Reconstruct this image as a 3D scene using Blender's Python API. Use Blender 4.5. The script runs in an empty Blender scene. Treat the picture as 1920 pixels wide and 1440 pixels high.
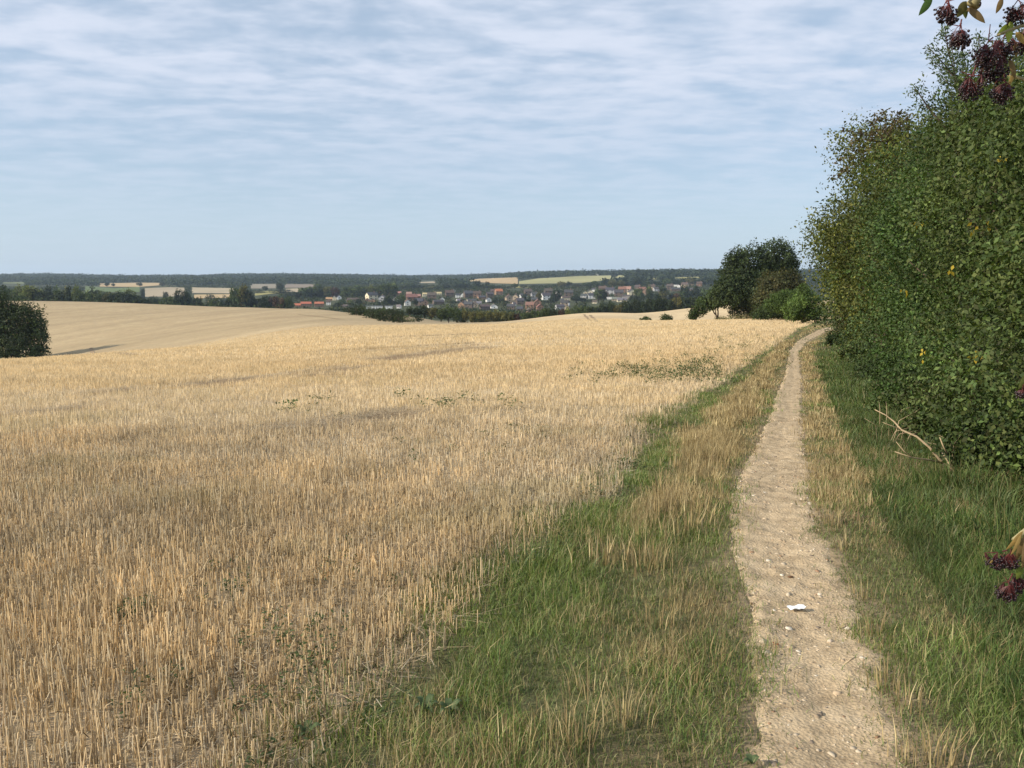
import bpy, math, random
import numpy as np
from mathutils import Vector

# ---------------------------------------------------------------- camera, sky, sun, exposure
S = bpy.context.scene
COL = S.collection
CAMZ, FPX, PITCH = 1.6, 1630.0, math.radians(7.0)
cam_d = bpy.data.cameras.new('camera')
cam = bpy.data.objects.new('camera', cam_d)
COL.objects.link(cam)
cam.location = (0, 0, CAMZ)
cam.rotation_euler = (math.radians(90) - PITCH, 0, 0)
cam_d.sensor_width = 36.0
cam_d.lens = 36.0 * FPX / 1920.0
cam_d.clip_start = 0.05
cam_d.clip_end = 30000
S.camera = cam

SUN_EL, SUN_AZ = math.radians(28), math.radians(-108)      # azimuth from +Y, clockwise positive
sd = Vector((math.sin(SUN_AZ) * math.cos(SUN_EL), math.cos(SUN_AZ) * math.cos(SUN_EL), math.sin(SUN_EL)))
sun_d = bpy.data.lights.new('sun', 'SUN')
sun_d.energy = 5.0
sun_d.angle = math.radians(0.9)
sun_d.color = (1.0, 0.89, 0.73)
sun = bpy.data.objects.new('sun', sun_d)
COL.objects.link(sun)
sun.rotation_euler = sd.to_track_quat('Z', 'Y').to_euler()
sun.location = (-40, -10, 40)

S.view_settings.view_transform = 'Standard'
S.view_settings.look = 'None'
S.view_settings.exposure = 0.2
S.view_settings.gamma = 1.0
S.cycles.max_bounces = 6
S.cycles.diffuse_bounces = 3
S.cycles.transmission_bounces = 3
S.cycles.volume_bounces = 0
S.cycles.use_denoising = True


class NT:
    """small node-tree helper"""
    def __init__(self, tree):
        self.t = tree
        self.n = tree.nodes
        self.l = tree.links

    def new(self, typ, **kw):
        nd = self.n.new(typ)
        for k, v in kw.items():
            if k == 'inp':
                for kk, vv in v.items():
                    if isinstance(vv, bpy.types.NodeSocket):
                        self.l.new(vv, nd.inputs[kk])
                    else:
                        nd.inputs[kk].default_value = vv
            else:
                setattr(nd, k, v)
        return nd

    def math(self, op, a, b=0.0, c=None):
        nd = self.n.new('ShaderNodeMath')
        nd.operation = op
        for i, v in enumerate((a, b, c)):
            if v is None:
                continue
            if isinstance(v, bpy.types.NodeSocket):
                self.l.new(v, nd.inputs[i])
            else:
                nd.inputs[i].default_value = v
        return nd.outputs[0]

    def ramp(self, fac, stops):
        nd = self.n.new('ShaderNodeValToRGB')
        els = nd.color_ramp.elements
        while len(els) < len(stops):
            els.new(0.5)
        for e, (p, c) in zip(els, stops):
            e.position = p
            e.color = (*c, 1) if len(c) == 3 else c
        self.l.new(fac, nd.inputs[0])
        return nd.outputs[0]

    def mix(self, fac, a, b, mode='MIX'):
        nd = self.n.new('ShaderNodeMix')
        nd.data_type = 'RGBA'
        nd.blend_type = mode
        for s, v in (('Factor', fac), ('A', a), ('B', b)):
            sk = [q for q in nd.inputs if q.name == s and (q.type == ('VALUE' if s == 'Factor' else 'RGBA'))][0]
            if isinstance(v, bpy.types.NodeSocket):
                self.l.new(v, sk)
            elif isinstance(v, tuple) and len(v) == 3:
                sk.default_value = (*v, 1)
            else:
                sk.default_value = v
        return [q for q in nd.outputs if q.type == 'RGBA'][0]

    def noise(self, vec, scale, detail=4, rough=0.5, w=None):
        nd = self.n.new('ShaderNodeTexNoise')
        nd.inputs['Scale'].default_value = scale
        nd.inputs['Detail'].default_value = detail
        nd.inputs['Roughness'].default_value = rough
        if vec is not None:
            self.l.new(vec, nd.inputs['Vector'])
        return nd.outputs['Fac']


# world: physical sky with a thin, rippled layer of altocumulus far overhead
W = bpy.data.worlds.new('World')
S.world = W
W.use_nodes = True
W.node_tree.nodes.clear()
w = NT(W.node_tree)
sky = w.new('ShaderNodeTexSky', sky_type='NISHITA')
sky.sun_disc = False
sky.sun_elevation = SUN_EL
sky.sun_rotation = SUN_AZ % (2 * math.pi)
sky.altitude = 60
sky.air_density = 0.9
sky.dust_density = 0.6
sky.ozone_density = 1.6
tc = w.new('ShaderNodeTexCoord')
sep = w.new('ShaderNodeSeparateXYZ', inp={0: tc.outputs['Generated']})
zc = w.math('MAXIMUM', w.math('ADD', sep.outputs[2], 0.10), 0.03)
cx = w.math('DIVIDE', sep.outputs[0], zc)
cy = w.math('DIVIDE', sep.outputs[1], zc)
cv = w.new('ShaderNodeCombineXYZ', inp={0: cx, 1: cy, 2: 0.0})
mp = w.new('ShaderNodeMapping', inp={0: cv.outputs[0]})
mp.inputs['Rotation'].default_value = (0, 0, math.radians(-16))
mp.inputs['Scale'].default_value = (1.5, 2.3, 1)
warp = w.new('ShaderNodeTexNoise', inp={'Vector': cv.outputs[0], 'Scale': 0.7, 'Detail': 3})
wv = w.new('ShaderNodeVectorMath', operation='MULTIPLY_ADD', inp={0: warp.outputs['Color'], 1: (0.8, 0.8, 0), 2: mp.outputs[0]})
n1 = w.noise(wv.outputs[0], 1.15, 6, 0.58)
n2 = w.noise(cv.outputs[0], 0.42, 3, 0.5)
wv2 = w.new('ShaderNodeVectorMath', operation='MULTIPLY_ADD', inp={0: warp.outputs['Color'], 1: (0.35, 0.35, 0), 2: cv.outputs[0]})
mp2 = w.new('ShaderNodeMapping', inp={0: wv2.outputs[0]})
mp2.inputs['Rotation'].default_value = (0, 0, math.radians(-12))
mp2.inputs['Scale'].default_value = (4.6, 6.6, 1)
n3 = w.noise(mp2.outputs[0], 1.0, 3, 0.55)
f1 = w.math('MULTIPLY_ADD', n3, 0.78, w.math('MULTIPLY_ADD', n2, 0.50, w.math('MULTIPLY', n1, 0.60)))
cov = w.new('ShaderNodeMapRange', interpolation_type='SMOOTHSTEP', inp={'Value': f1, 'From Min': 0.70, 'From Max': 1.14, 'To Min': 0.08, 'To Max': 1.0}).outputs[0]
elev = w.new('ShaderNodeMapRange', inp={'Value': sep.outputs[2], 'From Min': 0.05, 'From Max': 0.22, 'To Min': 0.12, 'To Max': 1.0})
lowveil = w.new('ShaderNodeMapRange', inp={'Value': sep.outputs[2], 'From Min': 0.0, 'From Max': 0.12, 'To Min': 0.85, 'To Max': 0.55})
covm = w.math('MULTIPLY', cov, elev.outputs[0])
tint = w.mix(1.0, sky.outputs[0], (0.93, 0.98, 1.06), 'MULTIPLY')
veiled = w.mix(lowveil.outputs[0], tint, (4.85, 6.0, 7.2))
clouded = w.mix(w.math('MINIMUM', w.math('MULTIPLY', covm, 0.92), 1.0), veiled, (6.2, 6.75, 7.9))
bg = w.new('ShaderNodeBackground', inp={'Color': clouded, 'Strength': 0.104})
wo = w.new('ShaderNodeOutputWorld', inp={0: bg.outputs[0]})

# ---------------------------------------------------------------- noise + mesh helpers
def hsh(ix, iy, seed):
    h = (ix.astype(np.int64) * 374761393 + iy.astype(np.int64) * 668265263 + seed * 1442695041) & 0xFFFFFFFF
    h = ((h ^ (h >> 13)) * 1274126177) & 0xFFFFFFFF
    h = (h ^ (h >> 16)) & 0xFFFFFF
    return h / float(0xFFFFFF)


def vn(x, y, seed=0):
    x = np.asarray(x, float); y = np.asarray(y, float)
    ix = np.floor(x); iy = np.floor(y)
    fx = x - ix; fy = y - iy
    fx = fx * fx * (3 - 2 * fx); fy = fy * fy * (3 - 2 * fy)
    a = hsh(ix, iy, seed); b = hsh(ix + 1, iy, seed); c = hsh(ix, iy + 1, seed); d = hsh(ix + 1, iy + 1, seed)
    return (a * (1 - fx) + b * fx) * (1 - fy) + (c * (1 - fx) + d * fx) * fy


def fbm(x, y, seed=0, o=4):
    s = 0; t = 0; a = 1.0
    for i in range(o):
        s = s + a * vn(x * 2 ** i + 17.3 * i, y * 2 ** i - 9.1 * i, seed + i); t += a; a *= 0.55
    return s / t


def sstep(a, b, x):
    t = np.clip((x - a) / (b - a), 0, 1)
    return t * t * (3 - 2 * t)


def fastmesh(name, V, Q, tint=None, smooth=False):
    """V (n,3), Q (m,k) index array, tint (n,3) linear colours"""
    V = np.ascontiguousarray(V, dtype=np.float32); Q = np.ascontiguousarray(Q, dtype=np.int32)
    me = bpy.data.meshes.new(name)
    m, k = Q.shape
    me.vertices.add(len(V)); me.vertices.foreach_set('co', V.ravel())
    me.loops.add(m * k); me.loops.foreach_set('vertex_index', Q.ravel())
    me.polygons.add(m)
    me.polygons.foreach_set('loop_start', np.arange(0, m * k, k, dtype=np.int32))
    if smooth:
        me.polygons.foreach_set('use_smooth', np.ones(m, dtype=bool))
    if tint is not None:
        at = me.color_attributes.new('tint', 'FLOAT_COLOR', 'POINT')
        c = np.ones((len(V), 4), dtype=np.float32); c[:, :3] = tint
        at.data.foreach_set('color', c.ravel())
    me.update(calc_edges=True)
    return me


def put(name, me, mat=None, parent=None, loc=None, **props):
    o = bpy.data.objects.new(name, me)
    COL.objects.link(o)
    if mat is not None and me is not None and len(me.materials) == 0:
        me.materials.append(mat)
    if parent is not None:
        o.parent = parent
    if loc is not None:
        o.location = loc
    for k, v in props.items():
        o[k] = v
    return o


def empty(name, loc, rz=0.0, scale=1.0, **props):
    o = put(name, None, None, None, loc, **props)
    o.rotation_euler = (0, 0, rz)
    o.empty_display_size = 0.3
    o.scale = (scale,) * 3 if not isinstance(scale, tuple) else scale
    return o


class MB:
    """collects mixed geometry into one mesh"""
    def __init__(self):
        self.v = []; self.f = []

    def add(self, verts, faces):
        b = len(self.v)
        self.v.extend([tuple(map(float, p)) for p in verts])
        self.f.extend([tuple(b + i for i in f) for f in faces])
        return self

    def box(self, x0, x1, y0, y1, z0, z1):
        return self.add([(x0, y0, z0), (x1, y0, z0), (x1, y1, z0), (x0, y1, z0), (x0, y0, z1), (x1, y0, z1), (x1, y1, z1), (x0, y1, z1)],
                        [(0, 3, 2, 1), (4, 5, 6, 7), (0, 1, 5, 4), (1, 2, 6, 5), (2, 3, 7, 6), (3, 0, 4, 7)])

    def tube(self, pts, rad, sides=7):
        pts = [Vector(p) for p in pts]
        n = len(pts)
        if not hasattr(rad, '__len__'):
            rad = [rad] * n
        rings = []
        for i, p in enumerate(pts):
            d = (pts[min(i + 1, n - 1)] - pts[max(i - 1, 0)]).normalized()
            a = d.cross(Vector((0.31, 0.2, 0.93)))
            if a.length < 1e-3:
                a = d.cross(Vector((1, 0, 0)))
            a.normalize(); b = d.cross(a)
            rings.append([p + (a * math.cos(t) + b * math.sin(t)) * rad[i] for t in [2 * math.pi * k / sides for k in range(sides)]])
        vs = [v for r in rings for v in r]
        fs = []
        for i in range(n - 1):
            for k in range(sides):
                k2 = (k + 1) % sides
                fs.append((i * sides + k, i * sides + k2, (i + 1) * sides + k2, (i + 1) * sides + k))
        fs.append(tuple(range(sides - 1, -1, -1)))
        fs.append(tuple((n - 1) * sides + k for k in range(sides)))
        return self.add(vs, fs)

    def mesh(self, name, smooth=False):
        me = bpy.data.meshes.new(name)
        me.from_pydata(self.v, [], self.f)
        if smooth:
            me.polygons.foreach_set('use_smooth', np.ones(len(me.polygons), dtype=bool))
        me.update()
        return me


# ---------------------------------------------------------------- materials
def new_mat(name):
    m = bpy.data.materials.new(name)
    m.use_nodes = True
    m.node_tree.nodes.clear()
    return m, NT(m.node_tree)


def finish(n, shader):
    n.new('ShaderNodeOutputMaterial', inp={0: shader})


def leaf_mat(name, trans=0.3, rough=0.5, spec=0.35, gain=1.0, ttint=(1.1, 1.15, 0.55)):
    m, n = new_mat(name)
    at = n.new('ShaderNodeAttribute', attribute_name='tint')
    oi = n.new('ShaderNodeObjectInfo')
    c = n.mix(1.0, at.outputs['Color'], oi.outputs['Color'], 'MULTIPLY')
    geo = n.new('ShaderNodeNewGeometry')
    nz = n.noise(geo.outputs['Position'], 1.7, 3, 0.6)
    c = n.mix(1.0, c, n.ramp(nz, [(0.3, (0.8 * gain,) * 3), (0.7, (1.2 * gain,) * 3)]), 'MULTIPLY')
    p = n.new('ShaderNodeBsdfPrincipled', inp={'Base Color': c, 'Roughness': rough, 'Specular IOR Level': spec})
    t = n.new('ShaderNodeBsdfTranslucent', inp={'Color': n.mix(1.0, c, ttint, 'MULTIPLY')})
    mx = n.new('ShaderNodeMixShader', inp={0: trans, 1: p.outputs[0], 2: t.outputs[0]})
    finish(n, mx.outputs[0])
    return m


def plain_mat(name, col, rough=0.8, spec=0.3, var=0.25, scale=6.0, use_obj=False, bump=0.0):
    m, n = new_mat(name)
    geo = n.new('ShaderNodeNewGeometry')
    nz = n.noise(geo.outputs['Position'], scale, 4, 0.6)
    r = n.ramp(nz, [(0.3, (1 - var,) * 3), (0.7, (1 + var,) * 3)])
    base = col
    if use_obj:
        oi = n.new('ShaderNodeObjectInfo')
        base = oi.outputs['Color']
    c = n.mix(1.0, base, r, 'MULTIPLY')
    p = n.new('ShaderNodeBsdfPrincipled', inp={'Base Color': c, 'Roughness': rough, 'Specular IOR Level': spec})
    if bump:
        b = n.new('ShaderNodeBump', inp={'Height': nz, 'Strength': 0.6, 'Distance': bump})
        n.l.new(b.outputs[0], p.inputs['Normal'])
    finish(n, p.outputs[0])
    return m


M_LEAF = leaf_mat('foliage', 0.25, 0.7, 0.15)
M_LEAF_NEAR = leaf_mat('hedge_foliage', 0.32, 0.62, 0.22)
M_STRAW = leaf_mat('straw', 0.33, 0.6, 0.25, ttint=(1.05, 1.0, 0.88))
M_GRASS = leaf_mat('grass_blades', 0.35, 0.5, 0.3)
M_BARK = plain_mat('bark', (0.09, 0.07, 0.05), 0.9, 0.2, 0.4, 12, bump=0.01)
M_DEADWOOD = plain_mat('dead_wood', (0.50, 0.38, 0.24), 0.8, 0.2, 0.25, 20)

# ---------------------------------------------------------------- terrain heights
def zz(py, Y):
    return CAMZ - Y * math.tan(PITCH + math.atan((py - 720) / FPX))


NEAR_L = [(0.5, 0), (3, 0), (6, -.06), (12, -.52), (25, -1.38), (40, -2.25)]
NEAR_M = [(0.5, 0), (3, 0), (6, -.05), (12, -.48), (25, -1.3), (40, -1.85)]
NEAR_R = [(0.5, 0), (3, 0), (6, -.04), (12, -.45), (25, -1.25), (40, -1.65)]
FAR = [(900, 580), (1200, 560), (1500, 546), (2000, 536), (2500, 530), (3000, 525.5), (3500, 522), (4000, 519.5)]


def colm(px, near, mids, far=None, rp=None):
    pts = list(near) + [(Y, zz(p, Y) if p > 100 else p) for Y, p in mids]
    for Y, p in (far or FAR):
        pts.append((Y, zz(p, Y)))
    last = pts[-1][1]
    pts += [(5000, last - 20), (7000, last - 45), (9000, last - 60)]
    return px, pts


FAR_A = FAR[:5] + [(3000, 525), (3500, 520.5), (4000, 517)]
FAR_B = FAR[:5] + [(3000, 526), (3500, 523.5), (4000, 521.5)]
FAR_C = FAR[:5] + [(3000, 525), (3500, 520.5), (4000, 518.0)]
FAR_R = [(900, 580), (1200, 560), (1500, 542), (1800, 530), (2100, 520), (2400, 515.5), (2700, 513.5), (3200, 513)]
FAR_J = [(900, 580), (1200, 560), (1500, 545), (1900, 534), (2200, 527), (2500, 521), (3000, 518.5), (4000, 517.5)]
FAR_W = [(900, 580), (1200, 560), (1500, 542), (1900, 533), (2200, 525), (2500, 519), (2800, 515.5), (3400, 514.5)]
columns = [
    colm(-900, NEAR_L, [(60, 678), (90, -8), (150, -16), (230, -17), (320, -13), (430, -9.5), (520, -14), (700, -30)], FAR_A),
    colm(0, NEAR_L, [(60, 674), (90, -8), (150, -14.8), (200, -15.2), (300, -12.6), (420, 561.5), (520, -14), (700, -29)], FAR_A),
    colm(120, NEAR_L, [(60, 666), (90, -7.5), (150, -13), (200, -13.6), (300, -12), (410, 562.5), (520, -14), (700, -29)], FAR_A),
    colm(240, NEAR_L, [(60, 657), (90, -6.8), (130, -10), (200, -12.0), (300, -11.2), (400, 566), (520, -15), (700, -29)], FAR_B),
    colm(360, NEAR_L, [(60, 650), (90, -5.9), (120, -8.2), (200, -10.2), (300, -10.4), (380, 571), (520, -17), (700, -29)], FAR),
    colm(480, NEAR_L, [(60, 643), (90, -5.25), (120, -6.8), (200, -8.6), (270, -9.4), (350, 574), (480, -18), (700, -29)], FAR_C),
    colm(600, NEAR_M, [(60, 634), (100, -4.6), (180, -7.2), (310, 575.5), (420, -17), (700, -29)], FAR_C),
    colm(660, NEAR_M, [(60, 630), (100, -4.4), (180, 601), (250, 583), (340, -13), (450, -19), (700, -29)], FAR_C),
    colm(760, NEAR_M, [(60, 626), (100, 615), (150, 607), (200, 603), (260, 600), (330, 588), (430, -20), (700, -29)], FAR_B),
    colm(880, NEAR_M, [(60, 623), (110, 610), (180, 603.5), (230, -12), (400, -20), (700, -30)], FAR),
    colm(960, NEAR_M, [(60, 622), (110, 608), (190, 601), (240, -11), (400, -20), (700, -30)], FAR_J),
    colm(1020, NEAR_M, [(60, 621), (110, 604), (200, 592), (250, -10), (400, -19), (700, -30)], FAR_W),
    colm(1100, NEAR_M, [(60, 620), (110, 602), (220, 584), (280, -11), (400, -18), (700, -30)], FAR_W),
    colm(1175, NEAR_M, [(60, 620), (110, 602), (220, 585), (280, -11), (400, -18), (700, -30)], FAR_W),
    colm(1215, NEAR_M, [(60, 620), (115, 600.5), (150, -6.0), (200, 593), (250, 583), (320, -13), (450, -19), (700, -30)], FAR_R),
    colm(1270, NEAR_R, [(60, 619), (110, 600), (150, -6.0), (200, 595), (280, 577), (360, -13), (450, -19), (700, -30)], FAR_R),
    colm(1340, NEAR_R, [(60, 618), (105, 599), (150, -6.0), (200, -7.2), (320, 568), (420, -13), (700, -29)], FAR_R),
    colm(1420, NEAR_R, [(60, 618), (105, 598), (150, -5.6), (200, -7), (320, 566), (420, -12), (700, -28)], FAR_R),
    colm(1500, NEAR_R, [(60, 617), (105, 597), (150, -5.0), (200, -6.5), (320, -7), (420, -11), (700, -27)], FAR_R),
    colm(1650, NEAR_R, [(60, 616), (105, 597), (150, -4.6), (320, -6), (420, -9), (700, -20)], FAR_R),
    colm(1920, NEAR_R, [(60, -1.9), (110, -3), (200, -4), (420, -7), (700, -16)], FAR_R),
    colm(2800, NEAR_R, [(60, -1.9), (110, -3), (200, -4), (420, -7), (700, -16)], FAR_R),
]
TH = np.radians(np.linspace(-52, 52, 521))
LR = np.linspace(math.log(0.5), math.log(9000), 640)
cth = np.array([math.atan((c[0] - 960) / FPX) for c in columns])
Zc = np.array([np.interp(LR, [math.log(p[0]) for p in c[1]], [p[1] for p in c[1]]) for c in columns])
Zg = np.empty((len(TH), len(LR)))
for j in range(len(LR)):
    Zg[:, j] = np.interp(TH, cth, Zc[:, j])


def gsm(A, sig, ax):
    r = int(3 * sig); k = np.exp(-0.5 * (np.arange(-r, r + 1) / sig) ** 2); k /= k.sum()
    P = np.pad(A, [(r, r) if a == ax else (0, 0) for a in (0, 1)], mode='edge')
    return np.apply_along_axis(lambda v: np.convolve(v, k, 'valid'), ax, P)


Zg = gsm(gsm(Zg, 5, 0), 3.0, 1)


def gz(x, y):
    x = np.asarray(x, float); y = np.asarray(y, float)
    th = np.clip(np.arctan2(x, y), TH[0], TH[-1])
    yeq = np.maximum(np.hypot(x, y) * np.cos(th), 0.5)
    u = (th - TH[0]) / (TH[1] - TH[0]); v = np.clip((np.log(yeq) - LR[0]) / (LR[1] - LR[0]), 0, len(LR) - 1.001)
    iu = np.clip(np.floor(u).astype(int), 0, len(TH) - 2); iv = np.floor(v).astype(int)
    fu = u - iu; fv = v - iv
    z = (Zg[iu, iv] * (1 - fu) + Zg[iu + 1, iv] * fu) * (1 - fv) + (Zg[iu, iv + 1] * (1 - fu) + Zg[iu + 1, iv + 1] * fu) * fv
    return z + 0.035 * (fbm(x * 0.6, y * 0.6, 5, 3) - 0.5) * sstep(60, 10, yeq)


def ray(px, py):
    dx, t = (px - 960) / FPX, (py - 720) / FPX
    return Vector((dx, math.cos(PITCH) - t * math.sin(PITCH), -math.sin(PITCH) - t * math.cos(PITCH)))


def at(px, py, ymin=1.0, ymax=6000.0):
    """where the line of sight through that spot of the picture meets the ground"""
    d = ray(px, py); d = d / d.y
    Y = np.exp(np.linspace(math.log(ymin), math.log(ymax), 1500))
    g = CAMZ + Y * d.z - gz(Y * d.x, Y)
    k = np.where(g <= 0)[0]
    if len(k) == 0:
        k = [int(np.argmin(np.abs(g)))]
    i = int(k[0])
    y = Y[i]
    if i > 0:
        a, b = g[i - 1], g[i]
        if a > 0 >= b:
            y = Y[i - 1] + (Y[i] - Y[i - 1]) * a / (a - b)
    x = y * d.x
    return Vector((x, y, float(gz(x, y))))


def proj(p):
    x, y, z = p[0], p[1], p[2] - CAMZ
    f = y * math.cos(PITCH) - z * math.sin(PITCH)
    u = y * math.sin(PITCH) + z * math.cos(PITCH)
    return 960 + FPX * x / f, 720 - FPX * u / f


# path edges, traced down the picture and laid on the ground
PL = [(1900, 1480), (1650, 1452), (1440, 1440), (1300, 1425), (1150, 1418), (1080, 1390), (1000, 1372), (950, 1372), (900, 1385), (850, 1410), (800, 1437), (750, 1452), (700, 1472), (680, 1477), (660, 1479), (640, 1495), (625, 1522), (615, 1545)]
PR = [(1900, 1890), (1650, 1765), (1440, 1690), (1300, 1640), (1150, 1598), (1080, 1570), (1000, 1530), (950, 1520), (900, 1520), (850, 1510), (800, 1504), (750, 1506), (700, 1504), (680, 1501), (660, 1499), (640, 1516), (625, 1545), (615, 1568)]
pl = [at(x, y) for y, x in PL]
pr = [at(x, y) for y, x in PR]
ply = np.array([-30] + [p.y for p in pl] + [pl[-1].y + 25, 200]); plx = np.array([pl[0].x - 8] + [p.x for p in pl] + [pl[-1].x + 13, pl[-1].x + 70])
pry = np.array([-30] + [p.y for p in pr] + [pr[-1].y + 25, 200]); prx = np.array([pr[0].x - 8] + [p.x for p in pr] + [pr[-1].x + 13, pr[-1].x + 70])


def pathL(y): return np.interp(y, ply, plx)
def pathR(y): return np.interp(y, pry, prx)


# line where the stubble stops and the verge begins
SE = [(1900, 250), (1440, 560), (1300, 690), (1150, 845), (1060, 960), (1000, 1030), (950, 1090), (900, 1140), (850, 1195), (800, 1225), (750, 1300), (700, 1378), (660, 1432), (635, 1475), (615, 1500)]
se = [at(x, y) for y, x in SE]
sey = np.array([-30] + [p.y for p in se] + [se[-1].y + 25, 200]); sex = np.array([se[0].x - 8] + [p.x for p in se] + [se[-1].x + 10, se[-1].x + 62])


def edgeX(y):
    return np.interp(y, sey, sex) + 0.62 * (fbm(np.asarray(y) * 0.9, np.asarray(y) * 0 + 3.3, 77, 3) - 0.5)


def hedgeX(y):      # front foot of the hedge
    return pathR(y) + 1.25 + 0.02 * np.clip(y, 0, 60)


RUTS = []           # wheel marks: polylines of ground points with half-widths


def rut(pts, hw):
    RUTS.append(([at(*p) for p in pts], hw))


rut([(560, 800), (640, 793), (700, 786), (745, 777)], 0.55)
rut([(0, 778), (90, 770), (180, 760)], 0.35)
rut([(150, 738), (260, 728), (370, 722)], 0.4)
rut([(380, 721), (480, 708), (560, 697), (640, 690)], 0.65)
rut([(720, 674), (800, 664), (860, 656), (910, 651)], 0.9)
rut([(560, 706), (640, 695), (700, 686)], 0.4)
rut([(640, 660), (760, 654), (900, 645)], 0.5)


def rut_mask(x, y):
    m = np.zeros_like(x)
    for pts, hw in RUTS:
        best = np.full_like(x, 1e9)
        for a, b in zip(pts[:-1], pts[1:]):
            dx, dy = b.x - a.x, b.y - a.y
            t = np.clip(((x - a.x) * dx + (y - a.y) * dy) / (dx * dx + dy * dy), 0, 1)
            best = np.minimum(best, np.hypot(x - a.x - t * dx, y - a.y - t * dy))
        m = np.maximum(m, sstep(hw * 1.8, hw * 0.6, best + hw * 0.8 * (vn(x * 3, y * 3, 8) - 0.5)))
    return m


# ---------------------------------------------------------------- ground sheet
fine = np.radians(np.arange(-46, 46.01, 0.16))
coarse = np.radians(np.concatenate([np.arange(50, 310, 5)]))
ths = np.concatenate([fine, coarse])
rs = np.concatenate([[0.0], np.exp(np.linspace(math.log(0.35), math.log(4550), 620))])
Tg, Rg = np.meshgrid(ths, rs, indexing='ij')
X = Rg * np.sin(Tg); Y = Rg * np.cos(Tg)
Zt = gz(X, Y)
Zt -= 0.05 * rut_mask(X, Y) * (Rg < 80)
_in = sstep(-0.04, 0.10, X - pathL(Y)) * sstep(-0.04, 0.10, pathR(Y) - X) * (Y < 90)
Zt -= 0.06 * _in
NTh, NR = X.shape
idx = np.arange(NTh * NR).reshape(NTh, NR)
nxt = np.roll(idx, -1, axis=0)
Q = np.stack([idx[:, :-1], idx[:, 1:], nxt[:, 1:], nxt[:, :-1]], -1).reshape(-1, 4)
# real surface colours: straw and chaff, verge soil and thatch, far pasture
straw = np.array([0.58, 0.455, 0.275]); chaff = np.array([0.56, 0.44, 0.28]); soil = np.array([0.20, 0.15, 0.095]); turf = np.array([0.085, 0.095, 0.04]); wood = np.array([0.045, 0.055, 0.03])
ax_, ay_ = X.ravel(), Y.ravel(); rr = Rg.ravel()
u_row = ax_ * 0.955 - ay_ * 0.296; v_row = ax_ * 0.296 + ay_ * 0.955      # across / along the drill rows
k = sstep(8, 70, rr)[:, None]
chaff = chaff * (0.80 + 0.2 * k)
c = chaff * (1 - k) + straw * k
streak = fbm(u_row * 0.5, v_row * 0.03, 31, 4) * 0.6 + fbm(ax_ * 0.05, ay_ * 0.05, 32, 4) * 0.4
c = c * (0.78 + 0.44 * streak)[:, None]
stripe = vn(u_row / 7.0, v_row / 220.0, 33) * .6 + fbm(ax_ * .012, ay_ * .03, 34, 3) * .6
c = c * (1 + sstep(50, 120, rr) * (stripe - .6) * .28)[:, None]
rm = rut_mask(ax_, ay_)[:, None]
c = c * (1 - 0.75 * rm) + np.array([0.19, 0.125, 0.07]) * 0.75 * rm
vm = (sstep(-0.12, 0.12, ax_ - edgeX(ay_)) * (rr < 160))[:, None]
vn_ = fbm(ax_ * 1.3, ay_ * 1.3, 40, 3)[:, None]
vc = soil * (1 - vn_) + turf * vn_ * 1.4
c = c * (1 - vm) + vc * vm
pe = (sstep(0.30, 0.02, np.maximum(pathL(ay_) - ax_, ax_ - pathR(ay_)) + 0.25 * (fbm(ax_ * 6, ay_ * 6, 41, 2) - 0.5)) * (rr < 90))[:, None]
c = c * (1 - pe) + np.array([0.30, 0.235, 0.15]) * pe
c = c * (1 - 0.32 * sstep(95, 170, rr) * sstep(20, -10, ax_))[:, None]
fm = sstep(430, 560, rr)[:, None]
pas = fbm(ax_ * 0.006, ay_ * 0.006, 50, 3)[:, None]
c = c * (1 - fm) + (wood * 0.9 + np.array([0.05, 0.05, 0.02]) * pas) * fm
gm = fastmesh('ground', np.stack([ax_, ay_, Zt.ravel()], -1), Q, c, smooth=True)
m, n = new_mat('ground')
at_ = n.new('ShaderNodeAttribute', attribute_name='tint')
geo = n.new('ShaderNodeNewGeometry')
a1 = n.noise(geo.outputs['Position'], 14, 5, 0.7)
a2 = n.noise(geo.outputs['Position'], 0.9, 5, 0.65)
a3 = n.noise(geo.outputs['Position'], 0.09, 5, 0.6)
cc = n.mix(1.0, at_.outputs['Color'], n.ramp(a1, [(0.25, (0.62,) * 3), (0.75, (1.3,) * 3)]), 'MULTIPLY')
cc = n.mix(1.0, cc, n.ramp(a2, [(0.3, (0.86,) * 3), (0.7, (1.12,) * 3)]), 'MULTIPLY')
cc = n.mix(1.0, cc, n.ramp(a3, [(0.3, (0.93, 0.9, 0.88)), (0.7, (1.06, 1.06, 1.04))]), 'MULTIPLY')
p = n.new('ShaderNodeBsdfPrincipled', inp={'Base Color': cc, 'Roughness': 0.95, 'Specular IOR Level': 0.1})
b = n.new('ShaderNodeBump', inp={'Height': a1, 'Strength': 0.8, 'Distance': 0.03})
n.l.new(b.outputs[0], p.inputs['Normal'])
finish(n, p.outputs[0])
put('ground', gm, m, kind='structure')

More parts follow.
